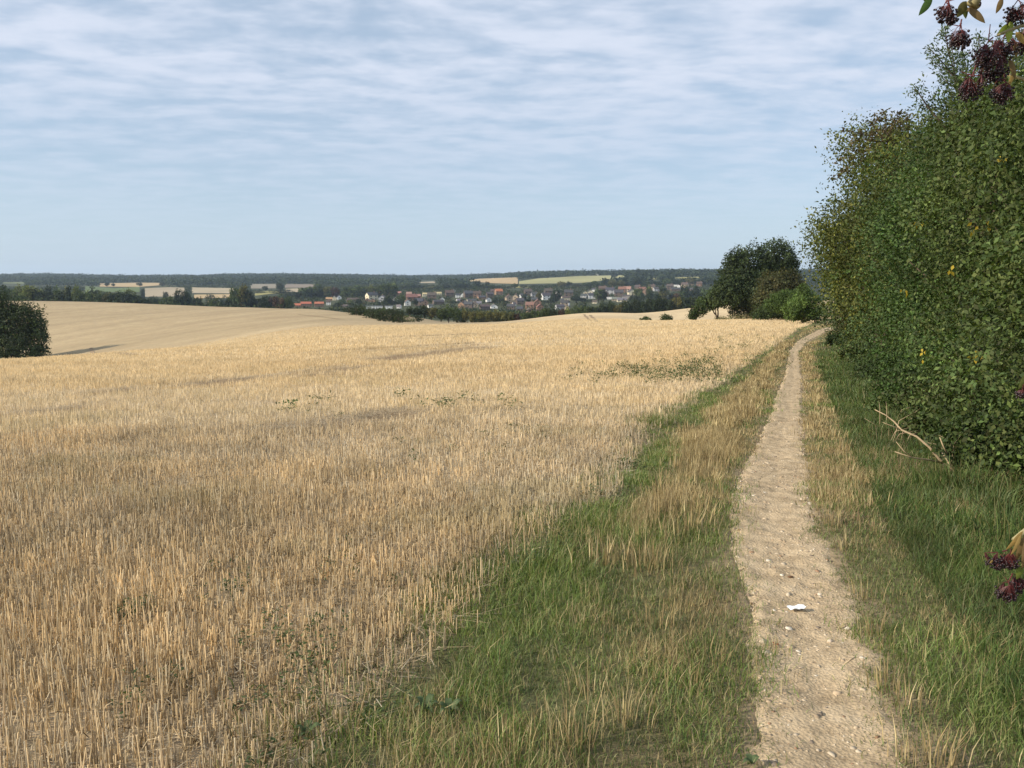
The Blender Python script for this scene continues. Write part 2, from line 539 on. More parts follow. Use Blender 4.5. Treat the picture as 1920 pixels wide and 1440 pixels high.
# tractor wheelings seen as thin dark lines on the far part of the field
tv, tq = [], []
for pts_px, hw in (([(1093, 586), (1095, 590), (1101, 596), (1109, 603)], .22), ([(1103, 586), (1107, 592), (1114, 598), (1120, 604)], .22), ([(560, 664), (640, 657), (760, 650), (900, 642)], .16), ([(700, 634), (800, 630), (900, 626)], .2), ([(170, 652), (250, 667), (215, 662)], .25), ([(560, 590), (600, 594), (640, 599)], .25)):
    P_ = [at(*q_) for q_ in pts_px]
    dense = []
    for a_, b_ in zip(P_[:-1], P_[1:]):
        for i_ in range(12):
            dense.append(a_.lerp(b_, i_ / 12))
    b0 = len(tv)
    for i_, q_ in enumerate(dense):
        t_ = (dense[min(i_ + 1, len(dense) - 1)] - dense[max(i_ - 1, 0)]); t_.z = 0; t_.normalize()
        wv_ = hw * (.4 + 1.1 * float(vn(np.array([i_ * .6]), np.array([hw * 9.]), 71)[0]))
        for s_ in (-1, 1):
            x_, y_ = q_.x - t_.y * wv_ * s_, q_.y + t_.x * wv_ * s_
            tv.append((x_, y_, float(gz(x_, y_)) + .05))
        if i_:
            k_ = b0 + i_ * 2
            tq.append((k_ - 2, k_ - 1, k_ + 1, k_))
put('wheel_tracks', fastmesh('wheel_tracks', np.array(tv), np.array(tq)), plain_mat('wheeling_soil', (.30, .22, .135), .95, .1, .3, .5), kind='structure')

# ---------------------------------------------------------------- trodden path
ys = np.concatenate([np.arange(-2, 12, 0.025), np.arange(12, 95, 0.25)])
NU = 41
us = np.linspace(0, 1, NU)
far_ = 0.06 * sstep(5, 14, ys)
L = pathL(ys) - 0.08 + far_ + 0.16 * (fbm(ys * 1.9, ys * 0, 61, 4) - 0.5) + 0.07 * (vn(ys * 14, ys * 0, 65) - 0.5); R = pathR(ys) + 0.08 - far_ + 0.16 * (fbm(ys * 1.9, ys * 0 + 9, 62, 4) - 0.5) + 0.07 * (vn(ys * 14, ys * 0, 66) - 0.5)
PX = L[:, None] + (R - L)[:, None] * us[None, :]
PY = np.repeat(ys[:, None], NU, 1)
sag = np.minimum(us, 1 - us)[None, :] * 2
PZ = gz(PX, PY) + 0.012 - 0.016 * sag + 0.030 * (fbm(PX * 5, PY * 5, 63, 4) - 0.5) + 0.012 * (vn(PX * 19, PY * 19, 64) - 0.5)
PZ -= 0.030 * sstep(0.16, 0.0, np.minimum(us, 1 - us))[None, :]
PZ[:, 0] -= 0.05; PZ[:, -1] -= 0.05
idx = np.arange(PX.size).reshape(PX.shape)
Q = np.stack([idx[:-1, :-1], idx[:-1, 1:], idx[1:, 1:], idx[1:, :-1]], -1).reshape(-1, 4)
pm = fastmesh('path', np.stack([PX, PY, PZ], -1).reshape(-1, 3), Q, smooth=True)
m, n = new_mat('path_earth')
geo = n.new('ShaderNodeNewGeometry')
P = geo.outputs['Position']
b1 = n.noise(P, 4.2, 7, 0.68); b2 = n.noise(P, 26, 8, 0.78); b3 = n.noise(P, 75, 4, 0.7)
vor = n.new('ShaderNodeTexVoronoi', inp={'Vector': P, 'Scale': 70.0})
col = n.ramp(b1, [(0.3, (0.30, 0.228, 0.14)), (0.46, (0.44, 0.34, 0.215)), (0.6, (0.52, 0.41, 0.265)), (0.75, (0.60, 0.485, 0.335))])
col = n.mix(1.0, col, n.mix(n.ramp(b1, [(0.40, (.15, .15, .15)), (0.62, (.85, .85, .85))]), n.ramp(b2, [(0.33, (0.55, 0.52, 0.5)), (0.5, (1.0, 1.0, 1.0)), (0.72, (1.28, 1.27, 1.25))]), (1.0, .99, .98)), 'MULTIPLY')
col = n.mix(n.ramp(b3, [(0.63, (0, 0, 0)), (0.68, (1, 1, 1))]), col, (0.62, 0.54, 0.42))
p = n.new('ShaderNodeBsdfPrincipled', inp={'Base Color': col, 'Roughness': 0.95, 'Specular IOR Level': 0.15})
h = n.math('ADD', n.math('MULTIPLY', b2, 0.7), n.math('MULTIPLY', vor.outputs['Distance'], 0.5))
b = n.new('ShaderNodeBump', inp={'Height': h, 'Strength': 0.8, 'Distance': 0.012})
n.l.new(b.outputs[0], p.inputs['Normal'])
finish(n, p.outputs[0])
put('path', pm, m, kind='structure')

rng = np.random.default_rng(11)


# ---------------------------------------------------------------- scatter builders
def stalks(P, H, Wd, lean, yaw, tint, prism=False):
    """straight cut stems; prism=True gives them three sides"""
    N = len(P)
    d = np.stack([np.cos(yaw) * np.sin(lean), np.sin(yaw) * np.sin(lean), np.cos(lean)], -1)
    top = P + d * H[:, None]
    ang = rng.uniform(0, 2 * np.pi, N)
    if prism:
        rings = []
        for base, f in ((P, 1.0), (top, 0.85)):
            for kk in range(3):
                t = ang + kk * 2 * np.pi / 3
                rings.append(base + np.stack([np.cos(t), np.sin(t), np.zeros(N)], -1) * (Wd * 0.58 * f)[:, None])
        V = np.stack(rings, 1).reshape(-1, 3)
        o = (np.arange(N) * 6)[:, None]
        Q = np.concatenate([o + np.array([0, 1, 4, 3]), o + np.array([1, 2, 5, 4]), o + np.array([2, 0, 3, 5])], 0)
        per = 6; base_i = np.array([0.62, 0.62, 0.62, 1.08, 1.08, 1.08])
    else:
        a = ang * 0.5 - np.pi / 4 * 0 
        s = np.stack([np.cos(a), np.sin(a), np.zeros(N)], -1) * (Wd * 0.5)[:, None]
        V = np.stack([P - s, P + s, top + s * 0.8, top - s * 0.8], 1).reshape(-1, 3)
        o = (np.arange(N) * 4)[:, None]
        Q = o + np.array([0, 1, 2, 3])
        per = 4
    return V, Q, np.repeat(tint, per, 0)


def blades(P, H, Wd, yaw, bend, tint):
    """curved, tapering grass blades: two quads each"""
    N = len(P)
    dirx = np.stack([np.cos(yaw), np.sin(yaw), np.zeros(N)], -1)
    side = np.stack([-np.sin(yaw), np.cos(yaw), np.zeros(N)], -1)
    tw = rng.uniform(-1.2, 1.2, N)[:, None]
    side = side * np.cos(tw) + dirx * np.sin(tw)
    up = np.array([0, 0, 1.0])
    H = H[:, None]; Wd = Wd[:, None]; b = bend[:, None]
    m1 = P + up * H * 0.55 * np.cos(b * 0.5) + dirx * H * 0.5 * np.sin(b * 0.5)
    m2 = m1 + (up * np.cos(b * 1.25) + dirx * np.sin(b * 1.25)) * H * 0.5
    V = np.stack([P - side * Wd * .5, P + side * Wd * .5, m1 + side * Wd * .42, m1 - side * Wd * .42, m2 + side * Wd * .08, m2 - side * Wd * .08], 1).reshape(-1, 3)
    o = (np.arange(N) * 6)[:, None]
    Q = np.concatenate([o + np.array([0, 1, 2, 3]), o + np.array([3, 2, 4, 5])], 0)
    return V, Q, np.repeat(tint, 6, 0)


def kites(P, D, Nn, Ln, Wd, tint):
    """leaf-shaped quads, slightly folded along the midrib by lifting the side corners"""
    D = D / np.linalg.norm(D, axis=1, keepdims=True)
    Sd = np.cross(D, Nn); Sd /= (np.linalg.norm(Sd, axis=1, keepdims=True) + 1e-9)
    Up = np.cross(Sd, D)
    Ln = Ln[:, None]; Wd = Wd[:, None]
    mid = P + D * Ln * 0.45 + Up * Wd * 0.16
    V = np.stack([P, mid + Sd * Wd * .5, P + D * Ln, mid - Sd * Wd * .5], 1).reshape(-1, 3)
    o = (np.arange(len(P)) * 4)[:, None]
    return V, o + np.array([0, 1, 2, 3]), np.repeat(tint, 4, 0)


def join(parts):
    Vs, Qs, Cs = [], [], []
    b = 0
    for V, Q, C in parts:
        Vs.append(V); Qs.append(Q + b); Cs.append(C); b += len(V)
    return np.concatenate(Vs), np.concatenate(Qs), np.concatenate(Cs)


def in_view(r0, r1, dens, th0=-37, th1=40):
    """random ground points, even over the ground, within a wedge of bearings"""
    a0, a1 = math.radians(th0), math.radians(th1)
    N = int(0.5 * (a1 - a0) * (r1 * r1 - r0 * r0) * dens)
    r = np.sqrt(rng.uniform(r0 * r0, r1 * r1, N)); t = rng.uniform(a0, a1, N)
    return r * np.sin(t), r * np.cos(t)


# ---------------------------------------------------------------- stubble
def straw_tint(x, y, N):
    base = np.array([0.60, 0.425, 0.20])
    pal = np.array([[0.78, 0.66, 0.45], [0.745, 0.615, 0.40], [0.62, 0.515, 0.36], [0.75, 0.68, 0.53], [0.45, 0.365, 0.25]])
    k = rng.choice(5, N, p=[.28, .26, .18, .18, .1])
    t = pal[k] * rng.uniform(0.78, 1.18, (N, 1))
    big = fbm(x * 0.35, y * 0.35, 90, 4)[:, None]
    t = t * (0.86 + 0.3 * big)
    gmask = sstep(0.60, 0.75, fbm(x * 0.9, y * 0.9, 91, 3))[:, None] * 0.25
    gold = sstep(0.42, 0.62, fbm(x * 0.12 + 3, y * 0.3, 97, 3))[:, None]
    t = t * (1 - gold + gold * np.array([0.98, 0.94, 0.86]))
    return t * (1 - gmask) + np.array([0.30, 0.29, 0.13]) * gmask


parts = []
for r0, r1, dens, w0, hh, prism in ((2.0, 7, 2300, .0044, .108, True), (7, 13, 1050, .0056, .105, True), (13, 25, 380, .009, .10, False), (25, 45, 220, .013, .11, False), (45, 80, 90, .02, .10, False), (80, 140, 26, .035, .09, False)):
    x, y = in_view(r0, r1, dens, -66 if r1 <= 25 else -42, 24)
    u = x * 0.955 - y * 0.296 + 0.03 * np.sin(y * 2.2)
    rowph = np.abs(((u / 0.15) % 1.0) - 0.5) * 2          # 0 on the row centre
    if r1 <= 25:
        keep = rng.random(len(x)) < (0.25 + 0.75 * sstep(0.95, 0.25, rowph))
    else:
        keep = np.ones(len(x), bool)
    keep &= rng.random(len(x)) < (0.2 + 1.35 * fbm(x * 1.4, y * 1.4, 93, 3))
    keep &= (x < edgeX(y) - rng.uniform(-0.15, 0.25, len(x)))
    keep &= rng.random(len(x)) > rut_mask(x, y) * 0.97
    x, y = x[keep], y[keep]
    N = len(x)
    hmod = 0.5 + 1.0 * fbm(x * 1.1, y * 0.8, 94, 3)
    H = hh * rng.normal(1, 0.26, N).clip(0.3, 1.7) * hmod * np.where(rng.random(N) < .015, 1.6, 1.0)
    lean = np.abs(rng.normal(0, 0.13, N)); lean = np.where(rng.random(N) < 0.10, rng.uniform(0.35, 1.3, N), lean)
    yaw = rng.uniform(0, 2 * np.pi, N)
    P_ = np.stack([x, y, gz(x, y) - 0.01], -1)
    Wd = w0 * rng.uniform(0.7, 1.35, N)
    t = straw_tint(x, y, N)
    if r0 >= 13:
        fl = .35 if r0 < 25 else .6
        t = t * (1 - fl) + np.array([.65, .51, .30]) * (0.85 + .3 * fbm(x * .1, y * .25, 96, 3))[:, None] * fl
    parts.append(stalks(P_, H, Wd, lean, yaw, t, prism))
    # loose leaf sheaths and lying straw between the stems
    if r1 <= 45:
        nk = int(N * 0.55)
        s = rng.choice(N, nk)
        Pj = P_[s] + np.stack([rng.normal(0, .03, nk), rng.normal(0, .03, nk), np.zeros(nk)], -1)
        parts.append(blades(Pj, H[s] * rng.uniform(0.4, 1.0, nk), Wd[s] * rng.uniform(.7, 1.3, nk), rng.uniform(0, 6.28, nk), rng.uniform(0.3, 1.5, nk), t[s] * rng.uniform(0.75, 1.05, (nk, 1))))
# lying straw
x, y = in_view(2, 16, 420, -37, 24)
kp = x < edgeX(y) + 0.1
x, y = x[kp], y[kp]; N = len(x)
parts.append(stalks(np.stack([x, y, gz(x, y) + rng.uniform(0.004, 0.05, N)], -1), rng.uniform(.05, .22, N), np.full(N, .0035), rng.uniform(1.35, 1.6, N), rng.uniform(0, 6.28, N), straw_tint(x, y, N) * 0.95, True))
V, Q, C = join(parts)
put('stubble', fastmesh('stubble', V, Q, C), M_STRAW, kind='stuff', label='pale cut wheat stubble standing in rows over the field', category='stubble')

# ---------------------------------------------------------------- verge grass
GREEN = np.array([[0.12, 0.165, 0.05], [0.15, 0.20, 0.06], [0.20, 0.225, 0.085], [0.095, 0.145, 0.048], [.24, .23, .11]])
DRY = np.array([[0.46, 0.37, 0.19], [0.38, 0.29, 0.14], [0.55, 0.46, 0.26], [0.28, 0.21, 0.11]])
LUSH = np.array([[0.06, 0.095, 0.03], [0.08, 0.125, 0.038], [0.125, 0.175, 0.055], [0.15, 0.15, 0.06]])


def pick(pal, N):
    return pal[rng.integers(0, len(pal), N)] * rng.uniform(0.75, 1.25, (N, 1))


parts, dparts = [], []
for r0, r1, dens, wd, in ((1.6, 6, 8500, .0030), (6, 11, 4200, .0045), (11, 20, 1600, .008), (20, 40, 420, .015), (40, 75, 60, .04), (75, 112, 14, .09)):
    x, y = in_view(r0, r1, dens, -20, 42)
    eL, pL_, pR_, hX = edgeX(y), pathL(y), pathR(y), hedgeX(y)
    left = (x > eL - 0.30) & (x < pL_ + 0.2)
    right = (x > pR_ - 0.15) & (x < hX + 1.4)
    fray = 0.28 * (fbm(x * 4, y * 4, 101, 3) - 0.5)
    left &= rng.random(len(x)) < np.where(x < pL_ - 0.06 + fray, 1.0, 0.8 * np.exp(-np.maximum(x - (pL_ - 0.06 + fray), 0) / 0.07))
    right &= rng.random(len(x)) < np.where(x > pR_ + 0.04 + fray, 1.0, 0.8 * np.exp(-np.maximum((pR_ + 0.04 + fray) - x, 0) / 0.06))
    kp = left | right
    x, y, eL, pL_, pR_, hX, left = [q[kp] for q in (x, y, eL, pL_, pR_, hX, left)]
    N = len(x)
    fx = np.where(left, (x - eL) / np.maximum(pL_ - eL, .3), (x - pR_) / np.maximum(hX - pR_, .3))
    nz = fbm(x * 1.1, y * 0.55, 102, 4); nz2 = fbm(x * 2.6, y * 2.6, 103, 3)
    bare = np.where(left, sstep(0.25, 0.0, fx) * 0.55 + sstep(0.62, 0.72, nz2) * 0.6, sstep(0.64, 0.76, nz2) * 0.5)
    kp = rng.random(N) > bare
    x, y, eL, pL_, pR_, hX, left, fx, nz, nz2 = [q[kp] for q in (x, y, eL, pL_, pR_, hX, left, fx, nz, nz2)]
    N = len(x)
    # how dry: pale tufts run down the middle of the left verge and along the path's right edge
    midband = np.exp(-((fx - 0.6) / 0.24) ** 2)
    dryL = np.where(y > 4.6, 0.22 + 0.75 * midband * sstep(4.6, 8, y), 0.22 + 0.14 * midband) + (nz - 0.5) * 1.1
    dryL = dryL - 0.35 * sstep(0.42, 0.22, fx) * sstep(5, 7, y)
    dryR = 0.60 * sstep(0.42, 0.12, fx) * sstep(3.5, 8.0, y) * .75 + 0.06 + 0.1 * sstep(4, 8, y) + (nz - 0.5) * 0.8
    dry = np.clip(np.where(left, dryL, dryR), 0.04, 0.92)
    patch = sstep(0.42, 0.60, fbm(x * 2.1, y * 1.3, 104, 3))
    dry = np.clip(dry * (0.45 + 1.25 * patch), 0.05, 0.9)
    fresh = sstep(0.45, 0.62, fbm(x * 1.3 + 7, y * 0.9, 105, 3))
    isdry = rng.random(N) < dry
    lush = (~left) & (fx > 0.35) & ~isdry
    tint = np.where(isdry[:, None], pick(DRY, N), np.where(lush[:, None], pick(LUSH, N), pick(GREEN, N)))
    tint = np.where(isdry[:, None], tint, tint * (1 - fresh[:, None]) + tint * np.array([1.15, 1.22, 1.05]) * fresh[:, None])
    tint = tint * (0.8 + 0.4 * nz2[:, None])
    H = np.where(isdry, 0.062, 0.055) * rng.uniform(0.5, 1.5, N) * (0.6 + 0.8 * nz2)
    H = np.where(isdry & left & (y > 4.6), H * (1 + 0.75 * midband), H)
    H = np.where(lush, H * 1.9, H * (0.7 + 0.7 * fresh))
    H *= np.where(left, 0.62 + 0.38 * sstep(1.0, 0.75, fx), 0.62 + 0.38 * sstep(0.0, 0.25, fx))
    bend = np.where(isdry, rng.uniform(0.05, 0.9, N), rng.uniform(0.3, 1.5, N))
    P_ = np.stack([x, y, gz(x, y) - 0.004], -1)
    yaw = rng.uniform(0, 6.28, N)
    wds = wd * rng.uniform(.7, 1.4, N) * np.where(isdry, 0.8, 1.0)
    g = ~isdry
    parts.append(blades(P_[g], H[g], wds[g], yaw[g], bend[g], tint[g]))
    dparts.append(blades(P_[isdry], H[isdry], wds[isdry], yaw[isdry], bend[isdry], tint[isdry]))


def tuft(cx_, cy_, n_, h_, spread, pal, wd, dest, bendmax=0.5):
    x = cx_ + rng.normal(0, spread, n_); y = cy_ + rng.normal(0, spread, n_)
    yaw = np.arctan2(y - cy_, x - cx_) + rng.normal(0, .5, n_)
    dest.append(blades(np.stack([x, y, gz(x, y) - .004], -1), h_ * rng.uniform(.5, 1.15, n_), wd * rng.uniform(.7, 1.3, n_), yaw, rng.uniform(0.05, bendmax, n_), pick(pal, n_)))


# tall pale tufts seen singly in the photo
for px, py, n_, h_ in ((1085, 1400, 34, .30), (1170, 1360, 46, .26), (950, 1420, 40, .24), (1240, 1175, 40, .22), (1230, 1060, 50, .26), (1300, 1290, 26, .17), (1330, 1240, 26, .16), (1200, 1280, 24, .2), (1110, 1300, 22, .24), (1020, 1375, 30, .2),
                       (1300, 870, 60, .34), (1330, 850, 60, .3), (1370, 790, 60, .3), (1290, 900, 60, .3), (1240, 960, 50, .27), (1200, 1010, 40, .22), (1390, 760, 70, .32), (1340, 900, 40, .25),
                       (1640, 1190, 30, .20), (1660, 1290, 36, .2), (1700, 1330, 30, .2), (1760, 1440, 40, .26), (1720, 1430, 30, .24), (1620, 1120, 24, .2), (1560, 985, 40, .22), (1540, 940, 36, .2), (1590, 1030, 34, .2), (1640, 1000, 20, .2), (1520, 880, 30, .2)):
    q = at(px, py)
    tuft(q.x, q.y, n_, h_ * .62, 0.045, DRY, .0038, dparts)
for i in range(210):
    y = rng.uniform(4.5, 45); f = rng.normal(.6, .14); x = float(edgeX(y) * (1 - f) + pathL(y) * f)
    tuft(x, y, 26, rng.uniform(.10, .2), 0.08, DRY, .0035 + .0006 * y, dparts)
for i in range(120):
    y = rng.uniform(6, 45); x = float(pathR(y)) + rng.uniform(.08, .5)
    tuft(x, y, 20, rng.uniform(.08, .16), 0.07, DRY, .0035 + .0006 * y, dparts)
for px, py, n_, h_ in ((1500, 1010, 0, 0), (1240, 795, 260, .3), (1215, 800, 260, .28), (1260, 775, 200, .25), (1040, 985, 160, .18), (1010, 1060, 260, .2), (960, 1075, 200, .2), (900, 1110, 160, .17), (860, 1130, 120, .16), (640, 1330, 120, .15), (610, 1360, 120, .14)):
    if n_:
        q = at(px, py)
        tuft(q.x, q.y, n_, h_ * .7, 0.16, GREEN, .005, parts, 0.9)
for i in range(260):                                     # lush bunches at the foot of the hedge
    y = rng.uniform(2.0, 30); x = float(pathR(y)) + (rng.uniform(.55, 1.9) if i % 2 else rng.uniform(1.1, 1.7))
    tuft(x, y, 60, rng.uniform(.09, .2) * (1.0 if i % 2 else 1.5), 0.10, LUSH, .005 + .0006 * y, parts, 1.3)
BROWN = np.array([[.24, .17, .10], [.32, .24, .14], [.17, .12, .08]])
for i in range(60):
    px = rng.uniform(1650, 1930); py = rng.uniform(800, 915) + (px - 1780) * .12
    q = at(px, py)
    tuft(q.x, q.y, 26, rng.uniform(.08, .22), .12, BROWN, .005, dparts, 1.5)
for i in range(46):
    px = rng.uniform(1560, 1640); py = rng.uniform(830, 1010)
    q = at(px, py)
    tuft(q.x, q.y, 22, rng.uniform(.04, .10), .10, BROWN, .004, dparts, 1.5)
V, Q, C = join(parts)
put('grass', fastmesh('grass', V, Q, C), M_GRASS, kind='stuff', label='green grass on both verges of the path', category='grass')
V, Q, C = join(dparts)
put('dry_grass', fastmesh('dry_grass', V, Q, C), M_STRAW, kind='stuff', label='pale dry grass tufts standing along the verges', category='dry grass')

# ---------------------------------------------------------------- low weeds in the stubble
parts = []
weed_spots = []
for px, py, n_, sx in ((1240, 700, 30, 1.0), (1290, 690, 34, 1.1), (1330, 682, 30, 1.1), (1200, 708, 14, .8), (1365, 668, 22, 1.3), (1400, 655, 20, 1.6), (1250, 712, 26, .8), (1300, 705, 22, .8), (1150, 690, 7, .5), (1010, 815, 12, .35), (880, 850, 8, .4), (870, 760, 9, .6), (640, 765, 8, .6), (1440, 640, 20, 1.6), (1180, 880, 6, .1), (420, 1110, 8, .1), (250, 1160, 10, .06), (620, 1200, 10, .12), (690, 1060, 7, .2), (480, 1190, 6, .15), (1120, 930, 8, .15), (985, 1040, 9, .14), (560, 1290, 12, .14), (300, 1330, 6, .1), (530, 1400, 8, .15)):
    q = at(px, py)
    for i in range(n_):
        weed_spots.append((q.x + rng.normal(0, sx), q.y + rng.normal(0, sx * 1.4)))
for x0, y0 in weed_spots:
    k_ = 26; hgt = 0.17 if y0 > 15 else 0.085
    sc = (0.5 if y0 < 7.5 else 0.8) if y0 < 15 else 1.7
    P_ = np.stack([x0 + rng.normal(0, .05 * sc, k_), y0 + rng.normal(0, .05 * sc, k_), np.zeros(k_)], -1)
    P_[:, 2] = gz(P_[:, 0], P_[:, 1]) + rng.uniform(.01, hgt * 1.15, k_)
    D = rng.normal(0, 1, (k_, 3)); D[:, 2] = np.abs(D[:, 2]) * .5
    Nn = rng.normal(0, .4, (k_, 3)) + np.array([0, 0, 1.0])
    t = np.array([0.085, 0.115, 0.045]) * rng.uniform(.6, 1.4, (k_, 1))
    parts.append(kites(P_, D, Nn, rng.uniform(.03, .06, k_) * sc, rng.uniform(.012, .024, k_) * sc, t))
V, Q, C = join(parts)
put('weeds', fastmesh('weeds', V, Q, C), M_LEAF_NEAR, kind='stuff', label='low green weeds growing among the stubble', category='weeds')

# ---------------------------------------------------------------- stones on the path
x, y = in_view(1.8, 14, 1500, 8, 40)
kp = (x > pathL(y) - .03) & (x < pathR(y) + .03)
x, y = x[kp], y[kp]; N = len(x)
sz = np.clip(rng.lognormal(math.log(.0042), .60, N), .002, .024)
t8 = np.linspace(0, 2 * np.pi, 7)[:-1]
rad = rng.uniform(.65, 1.25, (N, 6)) * sz[:, None]
sq = rng.uniform(.5, 1.0, N)[:, None]
rot = rng.uniform(0, 6.28, N)[:, None]
bx_ = rad * np.cos(t8); by_ = rad * np.sin(t8) * sq
cxr = bx_ * np.cos(rot) - by_ * np.sin(rot); cyr = bx_ * np.sin(rot) + by_ * np.cos(rot)
def path_z(x, y):
    u_ = np.clip((x - pathL(y) + .08) / (pathR(y) - pathL(y) + .16), 0, 1); m_ = np.minimum(u_, 1 - u_)
    return gz(x, y) + 0.012 - 0.032 * m_ + 0.030 * (fbm(x * 5, y * 5, 63, 4) - 0.5) + 0.012 * (vn(x * 19, y * 19, 64) - 0.5) - 0.030 * sstep(0.16, 0.0, m_)
gzz = path_z(x, y) - 0.003 - sz * .1
low = np.stack([x[:, None] + cxr, y[:, None] + cyr, np.repeat((gzz - .004)[:, None], 6, 1)], -1)
top = np.stack([x[:, None] + cxr * .7, y[:, None] + cyr * .7, np.repeat((gzz + .002 + sz * .38)[:, None], 6, 1) + rng.normal(0, .0008, (N, 6))], -1)
V = np.concatenate([low, top], 1).reshape(-1, 3)
o = (np.arange(N) * 12)[:, None]
Qs = [o + np.array([i, (i + 1) % 6, 6 + (i + 1) % 6, 6 + i]) for i in range(6)] + [o + np.array([6, 7, 8, 9]), o + np.array([6, 9, 10, 11])]
pal = np.array([[.52, .43, .31], [.62, .55, .44], [.38, .29, .19], [.24, .19, .14], [.46, .36, .24], [.32, .2, .12]])
tt = pal[rng.choice(6, N, p=[.27, .06, .31, .12, .2, .04])] * rng.uniform(.8, 1.2, (N, 1))
M_STONE = leaf_mat('stones', 0.0, 0.85, 0.25)
put('gravel', fastmesh('gravel', V, np.concatenate(Qs), np.repeat(tt, 12, 0)), M_STONE, kind='stuff', label='small flints and chalk bits trodden into the path', category='gravel')


# ---------------------------------------------------------------- crowns
def unit(n_):
    d = rng.normal(0, 1, (n_, 3))
    return d / np.linalg.norm(d, axis=1, keepdims=True)


def crown(blobs, n_clus, per, clus_r, L, Wd, pal, depth=.35, lump=.18, seed=0, clus_var=.3, droop=.3, zmin=-99, hole_f=1.0, hole_t=0.0, core=None, blobvar=.15):
    """leaves gathered in clusters through the outer part of a set of ellipsoids (cx,cy,cz,rx,ry,rz)"""
    B = np.array(blobs, float)
    area = (B[:, 3] * B[:, 4] + B[:, 3] * B[:, 5] + B[:, 4] * B[:, 5])
    if core is not None:
        area[0] *= core
    pk = rng.choice(len(B), n_clus, p=area / area.sum())
    d = unit(n_clus)
    ph = seed * 1.7
    lm = 1 + lump * (np.sin(d[:, 0] * 5.1 + ph + pk) * np.sin(d[:, 1] * 4.7 + 1.3 * ph) + .6 * np.sin(d[:, 2] * 8.3 + ph) * np.sin(d[:, 0] * 9.1 - ph + pk) + .35 * rng.normal(0, 1, n_clus) * .6)
    rad = lm * (1 - depth * rng.random(n_clus) ** 1.3)
    Cn = B[pk, :3] + d * B[pk, 3:6] * rad[:, None]
    inside = np.zeros(n_clus, bool)                       # thin out clusters buried in other blobs
    hole = fbm(Cn[:, 0] * hole_f + Cn[:, 1] * .5 * hole_f + seed, Cn[:, 2] * hole_f - Cn[:, 1] * .4 * hole_f, 600 + seed, 2)
    inside |= (hole < hole_t) & (rng.random(n_clus) < .92)
    for i in range(len(B)):
        q = (((Cn - B[i, :3]) / B[i, 3:6]) ** 2).sum(1)
        inside |= (q < .34) & (pk != i)
    kp = (~inside | (rng.random(n_clus) < .2)) & (Cn[:, 2] > zmin)
    Cn, d, pk = Cn[kp], d[kp], pk[kp]
    n_clus = len(Cn)
    ctint = pal[rng.integers(0, len(pal), n_clus)] * rng.uniform(1 - clus_var, 1 + clus_var, (n_clus, 1))
    N = n_clus * per
    ci = np.repeat(np.arange(n_clus), per)
    P_ = Cn[ci] + unit(N) * clus_r * 1.75 * rng.random((N, 1)) ** .45 * np.array([1, 1, .75])
    kp = P_[:, 2] > zmin
    P_, ci = P_[kp], ci[kp]; N = len(P_)
    out = d[ci]
    D = rng.normal(0, 1, (N, 3)) + out * .5; D[:, 2] -= droop
    Nn = rng.normal(0, .55, (N, 3)) + out * 1.35 + np.array([0, 0, .45])
    sc_ = 2.2 / max(B[:, 3:6].max(), .3)
    macro = fbm(Cn[:, 0] * sc_ + Cn[:, 2] * .6 * sc_, Cn[:, 2] * sc_ - Cn[:, 1] * .7 * sc_, 500 + seed, 3)
    ctint = ctint * (0.48 + 1.2 * macro)[:, None] * rng.uniform(1 - blobvar, 1 + blobvar, (len(B), 1))[pk]
    t = ctint[ci] * rng.uniform(.65, 1.4, (N, 1))
    return kites(P_, D, Nn, L * rng.uniform(.5, 1.45, N), Wd * rng.uniform(.5, 1.4, N), t)


def limbs(base, tips, r0, seed=0, sides=7, mid=.45):
    mb = MB(); rr_ = random.Random(seed)
    base = Vector(base)
    for tpt in tips:
        tpt = Vector(tpt)
        pts = []; rad = []
        K = 7
        for i in range(K + 1):
            f = i / K
            pnt = base.lerp(tpt, f)
            pnt.x = base.x + (tpt.x - base.x) * f ** 1.5; pnt.y = base.y + (tpt.y - base.y) * f ** 1.5
            jit = (tpt - base).length * .025
            if 0 < i:
                pnt += Vector((rr_.uniform(-jit, jit), rr_.uniform(-jit, jit), 0))
            pts.append(pnt); rad.append(r0 * (1 - f) ** .8 + r0 * .08)
        mb.tube(pts, rad, sides)
    return mb


